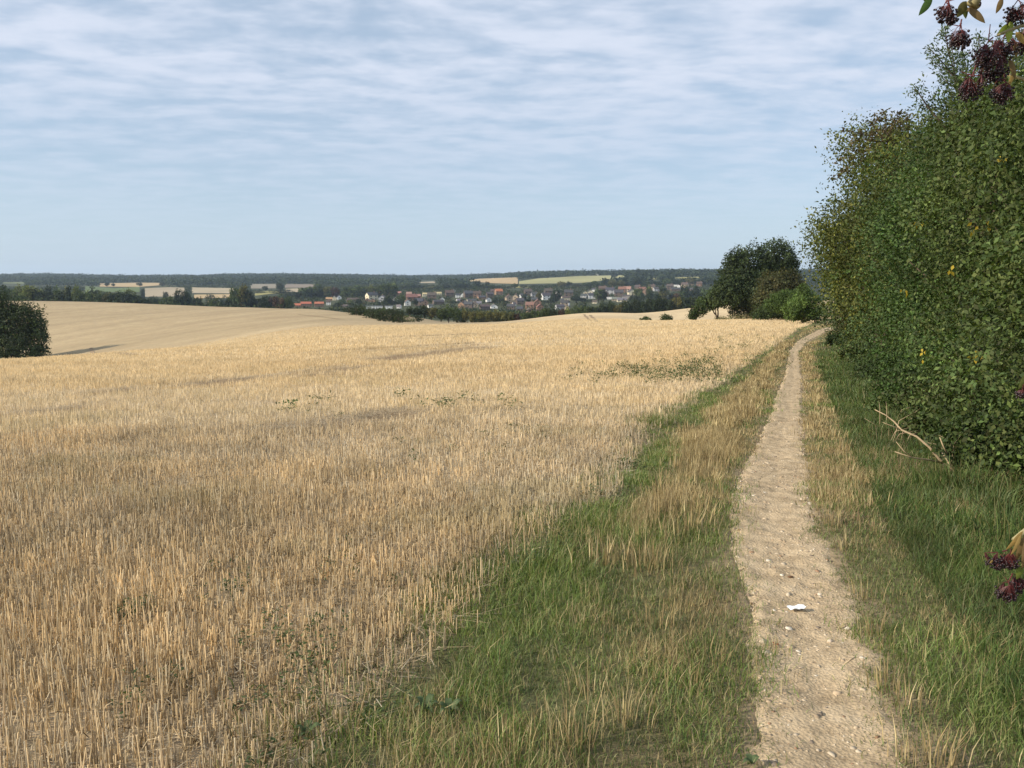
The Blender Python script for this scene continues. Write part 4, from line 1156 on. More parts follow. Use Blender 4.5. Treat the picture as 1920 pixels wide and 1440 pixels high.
Z1, Z2, Z3 = 'left end of the village', 'middle of the village', 'right end of the village'
for a in (
    (574, 575.3, 19, 'long', 'orange brick', 'red', 'side', Z1, 0.05), (598.5, 575.3, 17, 'long', 'orange brick', 'red', 'side', Z1, 0.05), (558, 575.5, 11, 'bung', 'orange brick', 'red', 'side', Z1, 0.0),
    (618, 563, 13, 'bung', 'orange brick', 'orange', 'side', Z1), (636, 562, 8, 'det', 'white', 'slate', 'gable', Z1), (627, 563, 6, 'det', 'cream', 'grey', 'gable', Z1),
    (662, 567, 22, 'long', 'brown brick', 'brown', 'side', Z1, .1), (648, 578, 10, 'bung', 'cream', 'brown', 'side', Z1), (616, 572, 8, 'det', 'white', 'brown', 'side', Z1),
    (697, 562, 20, 'det', 'cream', 'slate', 'side', Z1, .5), (689, 565, 9, 'bung', 'orange brick', 'dull red', 'gable', Z1), (699, 566, 9, 'bung', 'orange brick', 'dull red', 'gable', Z1), (720, 555, 22, 'long', 'brick', 'pinkish', 'side', Z1, 0.0), (741, 554, 22, 'long', 'brick', 'pinkish', 'side', Z1, 0.0),
    (717, 566, 12, 'det', 'grey', 'grey', 'gable', Z1), (742, 567, 9, 'det', 'white', 'slate', 'gable', Z1),
    (692, 579, 14, 'flat', 'white', 'slate', 'side', Z1, 0), (709, 579, 17, 'flat', 'white', 'slate', 'side', Z1, 0), (729, 579, 14, 'flat', 'white', 'slate', 'side', Z1, 0), (748, 578, 8, 'bung', 'white', 'grey', 'side', Z1),
    (772, 566, 20, 'det', 'brick', 'dull red', 'side', Z1), (764, 573, 11, 'det', 'white', 'dull red', 'gable', Z1, 0.1), (783, 561, 11, 'det', 'brick', 'pinkish', 'side', Z1), (767, 556, 10, 'det', 'pale brick', 'pinkish', 'side', Z1),
    (786, 573, 16, 'det', 'brown brick', 'slate', 'side', Z1), (797, 573, 11, 'det', 'orange brick', 'brown', 'gable', Z1), (802, 556, 19, 'long', 'cream', 'yellow', 'side', Z1, .1), (821, 553, 13, 'bung', 'cream', 'yellow', 'side', Z1, .1),
    (810, 562, 16, 'det', 'brown brick', 'brown', 'side', Z2), (822, 571, 20, 'long', 'brown brick', 'slate', 'side', Z2), (829, 566, 8, 'det', 'white', 'slate', 'gable', Z2), (807, 577, 9, 'bung', 'white', 'slate', 'side', Z2), (843, 557, 16, 'det', 'brown brick', 'brown', 'side', Z2),
    (851, 549, 6, 'det', 'grey', 'slate', 'gable', Z2), (859, 558, 9, 'det', 'white', 'slate', 'side', Z2), (868, 557, 6, 'det', 'white', 'slate', 'gable', Z2), (861, 566, 10, 'bung', 'white', 'grey', 'side', Z2), (873, 569, 7, 'bung', 'white', 'slate', 'side', Z2),
    (878, 558, 16, 'det', 'brown brick', 'slate', 'side', Z2), (884, 569, 17, 'long', 'cream', 'slate', 'side', Z2, .2), (895, 558, 14, 'det', 'brick', 'brown', 'side', Z2), (903, 562, 14, 'long', 'orange brick', 'slate', 'side', Z2), (916, 567, 9, 'det', 'white', 'slate', 'gable', Z2, .2), (918, 558, 12, 'det', 'brown brick', 'slate', 'side', Z2),
    (866, 577, 11, 'det', 'orange brick', 'brown', 'gable', Z2), (879, 578, 15, 'det', 'brown brick', 'slate', 'side', Z2), (891, 576, 9, 'det', 'pale brick', 'brown', 'gable', Z2), (898, 571, 10, 'bung', 'grey', 'grey', 'side', Z2), (909, 581, 18, 'long', 'brown brick', 'brown', 'side', Z2), (926, 578, 12, 'bung', 'white', 'grey', 'gable', Z2),
    (935, 553, 13, 'det', 'orange brick', 'red', 'side', Z2), (925, 551, 10, 'det', 'brown brick', 'brown', 'side', Z2), (954, 565, 12, 'det', 'pale brick', 'brown', 'gable', Z2), (967, 564, 12, 'det', 'pale brick', 'brown', 'gable', Z2), (962, 569, 10, 'bung', 'orange brick', 'brown', 'side', Z2), (964, 573, 6, 'bung', 'white', 'slate', 'side', Z2),
    (981, 561, 12, 'det', 'white', 'slate', 'side', Z2), (975, 571, 14, 'det', 'brown brick', 'slate', 'side', Z2), (990, 554, 14, 'det', 'brown brick', 'brown', 'side', Z2), (1002, 558, 12, 'det', 'grey', 'slate', 'side', Z2), (1002, 568, 12, 'det', 'brown brick', 'slate', 'side', Z2), (994, 580, 16, 'det', 'brick', 'dull red', 'side', Z2), (1008, 574, 12, 'det', 'brick', 'dull red', 'gable', Z2), (992, 590, 10, 'det', 'orange brick', 'brown', 'gable', Z2), (975, 586, 12, 'det', 'brown brick', 'slate', 'side', Z2), (958, 582, 14, 'det', 'brown brick', 'slate', 'side', Z2),
    (1023, 562, 15, 'det', 'white', 'slate', 'side', Z2), (1028, 553, 14, 'det', 'brown brick', 'brown', 'side', Z2), (1046, 561, 12, 'det', 'brown brick', 'brown', 'side', Z2), (1046, 552, 7, 'det', 'white', 'slate', 'gable', Z2), (1012, 583, 12, 'det', 'brick', 'dull red', 'gable', Z2),
    (1061, 563, 16, 'long', 'cream', 'brown', 'side', Z2), (1054, 565, 6, 'bung', 'white', 'slate', 'side', Z2), (1066, 556, 16, 'det', 'brown brick', 'slate', 'side', Z2), (1058, 575, 14, 'det', 'pale brick', 'slate', 'side', Z2), (1065, 573, 5, 'det', 'white', 'slate', 'gable', Z2), (1050, 581, 16, 'long', 'grey', 'slate', 'side', Z2), (1063, 583, 10, 'det', 'pale brick', 'slate', 'gable', Z2),
    (1097, 553, 7, 'det', 'cream', 'slate', 'gable', Z3, .1), (1106, 553, 9, 'det', 'cream', 'slate', 'gable', Z3, .1), (1095, 560, 11, 'det', 'grey', 'slate', 'side', Z3), (1108, 560, 12, 'det', 'white', 'slate', 'side', Z3), (1117, 560, 8, 'det', 'white', 'slate', 'gable', Z3), (1114, 547, 8, 'det', 'white', 'slate', 'side', Z3),
    (1115, 569, 9, 'bung', 'cream', 'brown', 'side', Z3), (1126, 562, 12, 'det', 'brown brick', 'brown', 'side', Z3), (1135, 556, 10, 'det', 'brown brick', 'brown', 'gable', Z3), (1144, 561, 14, 'flat', 'white', 'slate', 'side', Z3, 0), (1144, 551, 16, 'det', 'grey', 'slate', 'side', Z3), (1155, 564, 16, 'bung', 'pale brick', 'grey', 'side', Z3), (1166, 566, 18, 'bung', 'cream', 'grey', 'side', Z3), (1160, 556, 16, 'det', 'brown brick', 'slate', 'side', Z3),
    (1166, 549, 13, 'det', 'brick', 'dull red', 'side', Z3), (1176, 549, 14, 'det', 'pale brick', 'pinkish', 'side', Z3), (1184, 555, 13, 'det', 'cream', 'slate', 'gable', Z3), (1174, 558, 12, 'bung', 'grey', 'slate', 'side', Z3), (1180, 561, 12, 'bung', 'pale brick', 'grey', 'side', Z3), (1210, 551, 12, 'det', 'orange brick', 'dull red', 'gable', Z3), (1203, 547, 10, 'det', 'brick', 'dull red', 'side', Z3), (1222, 544, 12, 'det', 'pale brick', 'brown', 'side', Z3), (1230, 546, 9, 'det', 'grey', 'slate', 'side', Z3), (1217, 555, 12, 'det', 'brown brick', 'brown', 'side', Z3),
    (1260, 536, 8, 'flat', 'white', 'grey', 'side', Z3, 0), (1268, 537, 9, 'flat', 'white', 'grey', 'side', Z3, 0), (1273, 540, 5, 'det', 'white', 'slate', 'gable', Z3), (1284, 540, 12, 'det', 'pale brick', 'brown', 'side', Z3), (1296, 535, 10, 'det', 'pale brick', 'brown', 'side', Z3), (1311, 537, 10, 'det', 'brick', 'brown', 'side', Z3), (1247, 557, 10, 'det', 'white', 'slate', 'side', Z3), (1243, 549, 16, 'long', 'brown brick', 'slate', 'side', Z3), (1268, 546, 20, 'long', 'brown brick', 'slate', 'side', Z3), (1293, 546, 18, 'long', 'brown brick', 'slate', 'side', Z3), (1256, 543, 12, 'det', 'brown brick', 'brown', 'side', Z3), (1196, 543, 10, 'det', 'brown brick', 'brown', 'side', Z3), (1130, 548, 14, 'det', 'brown brick', 'brown', 'side', Z3),
):
    house(*a)
for a in ((444, 531, 5, 'det', 'white', 'slate', 'gable', 'far ridge'), (452, 532, 6, 'det', 'pale brick', 'dull red', 'side', 'far ridge'), (385, 530, 6, 'det', 'white', 'slate', 'side', 'far ridge'), (1119, 516, 5, 'det', 'white', 'red', 'gable', 'far ridge'), (395, 567, 9, 'bung', 'pale brick', 'grey', 'side', 'left fields')):
    house(*a)

# gardens, hedges and shrubs packed between the houses
N = 30000
r = np.sqrt(rng.uniform(560 ** 2, 2000 ** 2, N)); t = np.radians(rng.uniform(-36, 36, N))
x, y = r * np.sin(t), r * np.cos(t); z = gz(x, y)
px_, py_ = proj((x, y, z))
keep = np.ones(N, bool)
for tl, bl_ in FIELDS:
    xs = [q_[0] for q_ in tl]; xb = [q_[0] for q_ in bl_]
    tp = np.interp(px_, xs, [q_[1] for q_ in tl]); bt = np.interp(px_, xb, [q_[1] for q_ in bl_])
    keep &= ~((px_ > max(xs[0], xb[0]) - 2) & (px_ < min(xs[-1], xb[-1]) + 2) & (py_ > tp - .5) & (py_ < bt + 7.0 / y * FPX))
hxy = np.array([(h_[0].location.x, h_[0].location.y) for h_ in HOUSES])
for (hx_, hy_), h_ in zip(hxy, HOUSES):
    fr = 150 if (h_[1] == 'flat' or h_[6] < 612 or h_[2] in ('white', 'cream')) else 45
    ww = 14 if h_[1] in ('flat', 'long') else 8
    keep &= ~((np.abs(x - hx_ * y / hy_) < ww) & (y > hy_ - fr) & (y < hy_ + 5))
x, y, z = x[keep], y[keep], z[keep]; N = len(x)
hh = 4.4 * (0.4 + 1.0 * fbm(x * .02, y * .02, 311, 3)) * rng.uniform(.6, 1.4, N)
per = 10
ci = np.repeat(np.arange(N), per)
P_ = np.stack([x[ci], y[ci], z[ci]], -1) + unit(N * per) * np.array([3.4, 3.4, 0]) * rng.random((N * per, 1)) ** .5
P_[:, 2] += hh[ci] * rng.uniform(.05, 1.0, N * per)
pal = np.array([[.036, .050, .024], [.050, .066, .028], [.075, .09, .034], [.065, .058, .032], [.03, .042, .022]])
ct = pal[rng.choice(5, N, p=[.32, .28, .14, .08, .18])] * rng.uniform(.75, 1.25, (N, 1))
V, Q, C = kites(P_, rng.normal(0, 1, (N * per, 3)), rng.normal(0, .6, (N * per, 3)) + np.array([0, 0, .7]), rng.uniform(1.3, 2.4, N * per), rng.uniform(1.0, 1.8, N * per), ct[ci] * rng.uniform(.8, 1.2, (N * per, 1)))
put('undergrowth', fastmesh('undergrowth', V, Q, C), M_LEAF, kind='stuff', label='garden shrubs and hedges packed between the village houses', category='undergrowth')

# labels: what the thing looks like, then which one of its row it is, counted from the left
ORD = ['first', 'second', 'third', 'fourth', 'fifth', 'sixth', 'seventh', 'eighth', 'ninth', 'tenth', 'eleventh', 'twelfth', 'thirteenth', 'fourteenth', 'fifteenth', 'sixteenth', 'seventeenth', 'eighteenth', 'nineteenth', 'twentieth']
ORD += ['twenty-' + o for o in ORD[:9]] + ['thirtieth'] + ['thirty-' + o for o in ORD[:9]]


def label_rows(items, head, where, cat, group):
    """items of one look within one row, sorted left to right"""
    items = sorted(items, key=lambda q: q[-1])
    for i, it in enumerate(items):
        o = it[0]
        if len(items) == 1:
            o['label'] = f'the only {head} {where}'
        elif i == 0:
            o['label'] = f'leftmost {head} {where}'
        elif i == len(items) - 1:
            o['label'] = f'rightmost {head} {where}'
        else:
            o['label'] = f'{ORD[i]} {head} from left {where}'
        o['category'] = cat
        o['group'] = group


TW = {'dark': 'dark green', 'mid': 'mid green', 'light': 'pale green', 'olive': 'olive green', 'copper': 'dull copper', 'rust': 'rusty brown'}
SW = {'round': 'rounded tree', 'spread': 'spreading tree', 'tall': 'narrow tree', 'bush': 'low bush'}
ZW = {'left belt': 'behind the left hill crest', 'upper left belt': 'in the upper row behind the left hill', 'hillside hedges': 'by the far left fields', 'far left hedgerow': 'on the crest left of the red roofs', 'trees behind the new red houses': 'on the rise behind the red roofs',
      'trees among the left houses': 'between the houses at the left end', 'trees behind the village': 'on the slope above the village', 'trees on the right skyline': 'standing out on the right skyline', 'trees in the middle of the village': 'between the houses of the middle village',
      'lower hedgerow': 'in the hedgerow below the village', 'dark belt on the right': 'in the dark belt below the village end', 'thicket': 'in the thicket on the stubble slope'}
from collections import defaultdict
gr = defaultdict(list)
for root, zone, tn, sh, px in TREES:
    gr[(zone, tn, sh)].append((root, px))
for (zone, tn, sh), items in gr.items():
    label_rows(items, f'{TW[tn]} {SW[sh]}', ZW[zone], 'bush' if sh == 'bush' else 'tree', zone if zone.startswith('trees') else f'trees of the {zone}')
gr = defaultdict(list)
KW = {'det': 'house', 'long': 'long terrace', 'bung': 'low bungalow', 'flat': 'flat-roofed block'}
HZ = {Z1: 'at the left end of the village', Z2: 'in the middle of the village', Z3: 'at the right end of the village', 'far ridge': 'up on the far ridge', 'left fields': 'behind the left hill crest'}
for r_, kind, wc, rc_, face, zone, px, base in HOUSES:
    gr[(kind, wc, rc_, face, zone)].append((r_, px))
for (kind, wc, rc_, face, zone), items in gr.items():
    look = f"{wc.replace(' ', '-') if wc != 'brick' else 'brick'} {KW[kind]} with {rc_} roof" if kind != 'flat' else f'{wc} {KW[kind]}'
    if face == 'gable':
        look = look.replace('roof', 'gable end')
    label_rows(items, look, HZ[zone], 'house' if kind != 'flat' else 'building', 'houses of the village')

# ---------------------------------------------------------------- larger trees built one by one
PG = {
    'dark': np.array([[.040, .060, .022], [.032, .050, .020], [.052, .070, .026]]),
    'oak': np.array([[.050, .078, .026], [.040, .062, .022], [.066, .092, .030], [.055, .080, .030]]),
    'olive': np.array([[.10, .115, .028], [.08, .10, .026], [.125, .13, .032], [.07, .09, .025]]),
    'brownish': np.array([[.064, .070, .027], [.054, .062, .025], [.082, .076, .030]]),
    'bright': np.array([[.085, .135, .034], [.066, .11, .028], [.10, .145, .038]]),
    'hedge': np.array([[.058, .088, .026], [.046, .073, .023], [.080, .110, .032], [.072, .088, .028]]),
    'hedgedark': np.array([[.038, .062, .020], [.031, .052, .019], [.052, .074, .025]]),
    'silver': np.array([[.085, .12, .055], [.07, .105, .045], [.10, .13, .065]]),
}


def hero(name, label, cat, centre, blobs, n_clus, per, clus_r, L, Wd, pal, seed, r0, tips=None, mat=None, group=None, extra=None, zmin=.05, **kw):
    x, y = centre
    z = float(gz(x, y))
    root = empty(name, (x, y, z - .05), 0, label=label, category=cat)
    if group:
        root['group'] = group
    V, Q, C = crown(blobs, n_clus, per, clus_r, L, Wd, pal, seed=seed, zmin=zmin, **kw)
    parts_ = [(V, Q, C)]
    if extra is not None:
        parts_.append(extra)
    put('crown', fastmesh('crown', *join(parts_)), mat or M_LEAF_NEAR, root)
    if tips is None:
        tips = [(b_[0] * .85, b_[1] * .85, b_[2] + b_[5] * .3) for b_ in blobs[:7]]
    put('trunk', limbs((0, 0, -.1), tips, r0, seed).mesh('trunk', True), M_BARK, root)
    return root


def blobs_px(px0, Yd, spec):
    """ellipsoids given by where they show (px, py, half width px, half height px, depth offset m); returns local coords about (x,y)"""
    x0 = Yd * (px0 - 960) / FPX; y0 = Yd; z0 = float(gz(x0, y0)) - .05
    out = []
    for (px, py, hw, hh_, dy) in spec:
        y = Yd + dy
        x = y * (px - 960) / FPX * (1.0)
        z = zz(py, y)
        out.append((x - x0, y - y0, z - z0, hw * y / FPX, max(hw * y / FPX * .85, .3), hh_ * y / FPX))
    return (x0, y0), out


# big dark tree group beyond the near crest
c0, bl = blobs_px(1412, 150, [(1405, 500, 44, 40, 0), (1450, 483, 34, 32, -1), (1462, 515, 27, 30, 1), (1385, 520, 38, 38, -1), (1368, 545, 34, 28, -3), (1352, 556, 24, 18, -2), (1420, 545, 42, 38, -3), (1440, 575, 36, 28, 0), (1398, 580, 26, 22, -1), (1478, 495, 12, 14, -1), (1375, 492, 20, 18, 0)])
hero('tree', 'large dark broad-crowned tree standing beyond the field edge', 'tree', c0, bl, 3300, 13, .5, .36, .26, PG['dark'], 3, .38, lump=.16, depth=.4)
c0, bl = blobs_px(1452, 138, [(1455, 545, 36, 34, 0), (1480, 535, 20, 24, 0), (1432, 568, 22, 26, 0), (1470, 572, 28, 26, 1)])
hero('tree', 'brownish olive tree in front of the large dark tree', 'tree', c0, bl, 1500, 12, .4, .3, .22, PG['brownish'], 4, .2, lump=.2)
c0, bl = blobs_px(1345, 150, [(1345, 560, 16, 14, 0), (1332, 572, 10, 8, 0), (1318, 566, 10, 8, 0)])
hero('tree', 'green low side tree at the left foot of the large dark tree', 'tree', c0, bl, 420, 11, .35, .3, .22, PG['oak'], 5, .15)
c0, bl = blobs_px(1478, 100, [(1470, 580, 40, 17, 0), (1440, 585, 26, 13, 0), (1500, 578, 26, 20, 2), (1425, 590, 16, 9, 0)])
hero('bush', 'long low green bramble bank at the foot of the large dark tree', 'bush', c0, bl, 900, 12, .28, .17, .13, PG['oak'], 6, .1)
c0, bl = blobs_px(1505, 82, [(1505, 565, 24, 20, 0), (1488, 577, 20, 16, 0), (1524, 574, 20, 20, 0), (1503, 546, 12, 14, 0), (1512, 590, 20, 12, .3), (1535, 590, 16, 14, .5), (1484, 592, 14, 8, .3)])
hero('tree', 'small bright green tree at the far end of the path', 'tree', c0, bl, 900, 12, .2, .15, .11, PG['bright'], 7, .08, tips=[(0, 0, 1.8), (.5, 0, 2.2), (-.6, .2, 1.9)])
c0, bl = blobs_px(1478, 96, [(1475, 560, 30, 16, 0), (1455, 572, 24, 13, 0), (1492, 572, 22, 16, 0)])
hero('bush', 'yellow-green bush between the large dark tree and the hedge', 'bush', c0, bl, 900, 12, .22, .16, .12, PG['bright'] * .85, 8, .08)
c0, bl = blobs_px(1303, 112, [(1312, 575, 9, 7, 0), (1302, 581, 8, 5, 0), (1298, 590, 9, 8, 0), (1310, 587, 7, 5, 0), (1320, 582, 5, 6, 0)])
hero('tree', 'small leaning hawthorn on the field boundary, left of the large tree', 'tree', c0, bl, 210, 10, .22, .2, .14, PG['oak'], 9, .09)
c0, bl = blobs_px(1248, 122, [(1248, 597, 9, 6.5, 0), (1254, 599, 5, 4, 0)])
hero('bush', 'small round bush on the field boundary, right one of two', 'bush', c0, bl, 110, 10, .22, .18, .13, PG['dark'], 10, .06)
c0, bl = blobs_px(1211, 125, [(1212, 599, 7, 4.5, 0), (1205, 600, 5, 3, 0)])
hero('bush', 'small low bush on the field boundary, left one of two', 'bush', c0, bl, 80, 10, .2, .18, .13, PG['oak'], 11, .05)
c0, bl = blobs_px(1370, 115, [(1370, 598, 14, 6, 0), (1392, 596, 14, 6, 0), (1352, 600, 10, 4, 0)])
hero('bush', 'low dry brown scrub under the large dark tree', 'bush', c0, bl, 160, 12, .25, .2, .1, np.array([[.26, .2, .11], [.2, .17, .09], [.13, .13, .06]]), 12, .05)

# tree mass at the left edge, standing in the valley
c0, bl = blobs_px(20, 165, [(22, 612, 50, 46, 0), (52, 600, 30, 34, -1), (60, 640, 26, 30, -2), (30, 655, 48, 30, -3), (-30, 600, 60, 60, 0), (-60, 650, 60, 50, 0), (0, 580, 36, 26, 0), (70, 618, 17, 22, 0)])
hero('tree', 'large dark tree in the hollow at the left edge of the field', 'tree', c0, bl, 3000, 13, .55, .40, .28, PG['dark'] * .95, 13, .4, lump=.14, depth=.4)
c0, bl = blobs_px(15, 470, [(0, 560, 34, 26, 0), (30, 566, 26, 18, 0), (-40, 556, 40, 30, 0)])
hero('tree', 'olive topped tree behind the large tree at the left edge', 'tree', c0, bl, 900, 12, .6, .45, .32, PG['dark'] * 1.25, 14, .3)

# ---------------------------------------------------------------- hedgerow along the path
def hedge_plant(name, label, Yd, X0, rx, ry, topz, pal, L, Wd, n_clus, per, seed, clus_r=.22, low=True, lean=0.0, bulges=26, sprays=110, group='shrubs and trees of the hedgerow', **kw):
    z0 = float(gz(X0, Yd)) - .05
    H = topz - z0
    r_ = random.Random(seed)
    bl = [(0, 0, H * .54, rx * .54, ry * .54, H * .30)]
    for i in range(bulges):
        a = r_.uniform(0, 6.28); e = math.asin(r_.uniform(-.75, .95)); q = r_.uniform(.66, .86) * math.cos(e); k_ = r_.uniform(.16, .40)
        bl.append((rx * q * math.cos(a), ry * q * math.sin(a), H * (.56 + .34 * math.sin(e)), rx * k_, ry * k_, rx * k_ * r_.uniform(.8, 1.4)))
    if low:
        for i in range(8):
            a = 1.57 + i * .785; q = .62
            bl.append((rx * q * math.cos(a) * (1 - lean * .4) + lean * rx * .45, ry * q * math.sin(a), H * r_.uniform(.16, .26), rx * .48 * (1 - lean * .2), ry * .42, H * .22))
    kw['tips'] = [(b_[0], b_[1], b_[2]) for b_ in bl[1:]]
    # arching leafy shoots that break the outline
    B = np.array(bl); pk = rng.integers(0, len(B), sprays); d = unit(sprays); d[:, 2] = d[:, 2] * .8 + .35
    d /= np.linalg.norm(d, axis=1, keepdims=True)
    st = B[pk, :3] + d * B[pk, 3:6] * .85
    Ls = rng.uniform(.25, .75, sprays) * (.5 + .22 * rx)
    nl = 30; f = rng.random((sprays, nl)) ** .8
    sd_ = d * .75 + np.array([0, 0, .55])
    Pp = st[:, None] + sd_[:, None] * (Ls[:, None] * f)[..., None]
    Pp[..., 2] -= (.35 * Ls[:, None] * f ** 2)
    Pp = (Pp + rng.normal(0, L * .7, Pp.shape)).reshape(-1, 3)
    Dd = (sd_[:, None] * .8 + rng.normal(0, .6, (sprays, nl, 3))).reshape(-1, 3)
    tt_ = np.repeat(pal[rng.integers(0, len(pal), sprays)] * rng.uniform(.85, 1.45, (sprays, 1)), nl, 0) * rng.uniform(.75, 1.25, (sprays * nl, 1))
    ok = Pp[:, 2] > .05
    kw['extra'] = kites(Pp[ok], Dd[ok], rng.normal(0, 1, (int(ok.sum()), 3)), L * rng.uniform(.6, 1.3, int(ok.sum())), Wd * rng.uniform(.6, 1.3, int(ok.sum())), tt_[ok])
    return hero(name, label, 'tree' if name == 'tree' else 'shrub', (X0, Yd), bl, n_clus, per, clus_r, L, Wd, pal, seed, .07 if name != 'tree' else .14, group=group, **kw)


def hx(y): return float(hedgeX(y))
def elevz(py, Y): return zz(py, Y)


HED = dict(depth=.34, lump=.2, blobvar=.42, hole_f=1.5, hole_t=.45, clus_var=.42, core=.25, bulges=32, sprays=170)
hedge_plant('shrub', 'nearest leafy hedge shrub at the right edge, above the long grass', 6.6, 5.25, 1.55, 2.0, 4.6, PG['hedge'], .046, .030, 8200, 17, 21, .15, **HED)
hedge_plant('shrub', 'dense hawthorn with yellowed leaves, behind the dead branch', 9.8, hx(9.8) + 1.9, 1.95, 2.3, 4.4, PG['hedge'] * .95, .047, .032, 10500, 17, 22, .17, **HED)
hedge_plant('shrub', 'tall green hedge shrub under the wispy shoots', 13.2, hx(13.2) + 1.9, 2.1, 2.5, elevz(170, 13.2), PG['hedge'] * np.array([.9, 1.08, 1.0]), .055, .037, 9000, 16, 23, .19, **HED)
hedge_plant('shrub', 'darker hedge shrub with a rounded shoulder, mid hedge', 17.5, hx(17.5) + 2.0, 2.3, 2.8, elevz(190, 18.4), PG['hedgedark'] * 1.2, .058, .04, 8000, 16, 24, .23, **HED)
hedge_plant('tree', 'olive field maple at the hedge top, reddish shoots against the sky', 23.5, hx(23.5) + 2.1, 2.5, 2.9, elevz(200, 23.5), PG['olive'] * .9, .08, .06, 5600, 14, 25, .28, lean=.6, **HED)
hedge_plant('tree', 'golden olive field maple leaning out over the path', 31, 13.3, 3.1, 3.6, elevz(228, 31), PG['olive'], .10, .075, 5600, 14, 26, .36, lump=.2, depth=.45, lean=1.0, bulges=22)
hedge_plant('tree', 'green tree behind the golden maple, overhanging the path bend', 41, 17.6, 3.0, 4.0, elevz(330, 41), PG['oak'] * 1.1, .12, .09, 4200, 13, 27, .42, lump=.18, lean=1.0)
hedge_plant('tree', 'dark tree at the far bend of the path, end of the hedge', 54, 23.6, 3.6, 4.5, elevz(410, 54), PG['hedgedark'], .15, .11, 3000, 13, 28, .5, lump=.18)
hedge_plant('tree', 'low dark tree closing the hedge beyond the bend', 72, 30.8, 4.2, 5.5, elevz(500, 72), PG['hedgedark'], .18, .13, 2200, 12, 29, .6)
hedge_plant('shrub', 'brown twiggy shrub at the hedge foot where the path vanishes', 50, 19.95, 1.0, 1.7, elevz(520, 50), PG['brownish'] * .8, .12, .08, 1000, 11, 30, .3)

# wispy shoots standing above the hedge
def shoots(label, Yd, pxbase, pybase, tips, L, Wd, pal, per_m, seed):
    r_ = random.Random(seed)
    x0 = Yd * (pxbase - 960) / FPX; z0 = float(gz(x0, Yd))
    root = empty('shrub', (x0, Yd, z0 - .05), 0, label=label, category='shrub', group='shrubs and trees of the hedgerow')
    zb = zz(pybase, Yd)
    mb = MB(); Ps, Ds = [], []
    mb.tube([(0, 0, -.1), (.1, .05, (zb - z0) * .5), (0, 0, zb - z0)], [.06, .045, .03], 7)
    for (tx, ty, dy) in tips:
        y = Yd + dy
        T = Vector((y * (tx - 960) / FPX - x0, dy, zz(ty, y) - z0)); B_ = Vector((r_.uniform(-.5, .5), dy * .4, zb - z0 - .3))
        M_ = B_.lerp(T, .5) + Vector((r_.uniform(-.15, .15), 0, .12))
        pts = [B_, B_.lerp(M_, .5) + Vector((0, 0, .05)), M_, M_.lerp(T, .5) + Vector((r_.uniform(-.05, .05), 0, .05)), T]
        mb.tube([Vector((0, 0, (zb - z0) * .6))] + pts, [.03, .02, .016, .012, .008, .004], 5)
        Ln = (T - B_).length
        for k_ in range(int(Ln * per_m)):
            f = r_.random() ** .8 * 4; i = min(int(f), 3)
            q = pts[i].lerp(pts[i + 1], f - i)
            sp = .20 * (1.15 - f / 4)
            Ps.append((q.x + r_.gauss(0, sp), q.y + r_.gauss(0, sp), q.z + r_.gauss(0, sp)))
            dd = (pts[i + 1] - pts[i]).normalized()
            Ds.append((dd.x * .5 + r_.gauss(0, .7), dd.y * .5 + r_.gauss(0, .7), dd.z * .5 + r_.gauss(0, .6)))
    N = len(Ps)
    t = pal[rng.integers(0, len(pal), N)] * rng.uniform(.7, 1.3, (N, 1))
    V, Q, C = kites(np.array(Ps), np.array(Ds), rng.normal(0, 1, (N, 3)), L * rng.uniform(.6, 1.3, N), Wd * rng.uniform(.6, 1.3, N), t)
    put('crown', fastmesh('crown', V, Q, C), M_LEAF_NEAR, root)
    put('trunk', mb.mesh('trunk', True), M_BARK, root)


shoots('wispy silvery-leaved shrub with thin upright shoots against the sky', 11.5, 1830, 230,
       [(1738, 42, 0), (1752, 75, .3), (1712, 82, 0), (1722, 110, .3), (1740, 140, -.2), (1690, 158, 0), (1700, 190, .2), (1775, 95, .4), (1790, 130, .2), (1800, 60, 0), (1830, 75, .5), (1855, 110, .4), (1870, 12, 0), (1885, 45, .4), (1895, 90, .5), (1850, 160, .4), (1770, 170, .2), (1745, 190, .3), (1910, 20, .3), (1925, 70, .3), (1720, 215, .5), (1815, 170, .2), (1900, 150, .3)],
       .05, .02, PG['silver'], 360, 41)
shoots('thin reddish maple shoots standing out above the golden maple', 25, 1660, 260,
       [(1622, 212, 0), (1640, 205, .3), (1655, 207, 0), (1676, 204, 0), (1684, 214, .3), (1612, 225, 0), (1594, 245, 0), (1565, 243, 0), (1578, 262, 0), (1545, 330, .2), (1570, 280, 0), (1556, 300, 0)],
       .11, .07, np.array([[.11, .085, .04], [.10, .10, .035], [.09, .07, .035]]), 55, 42)

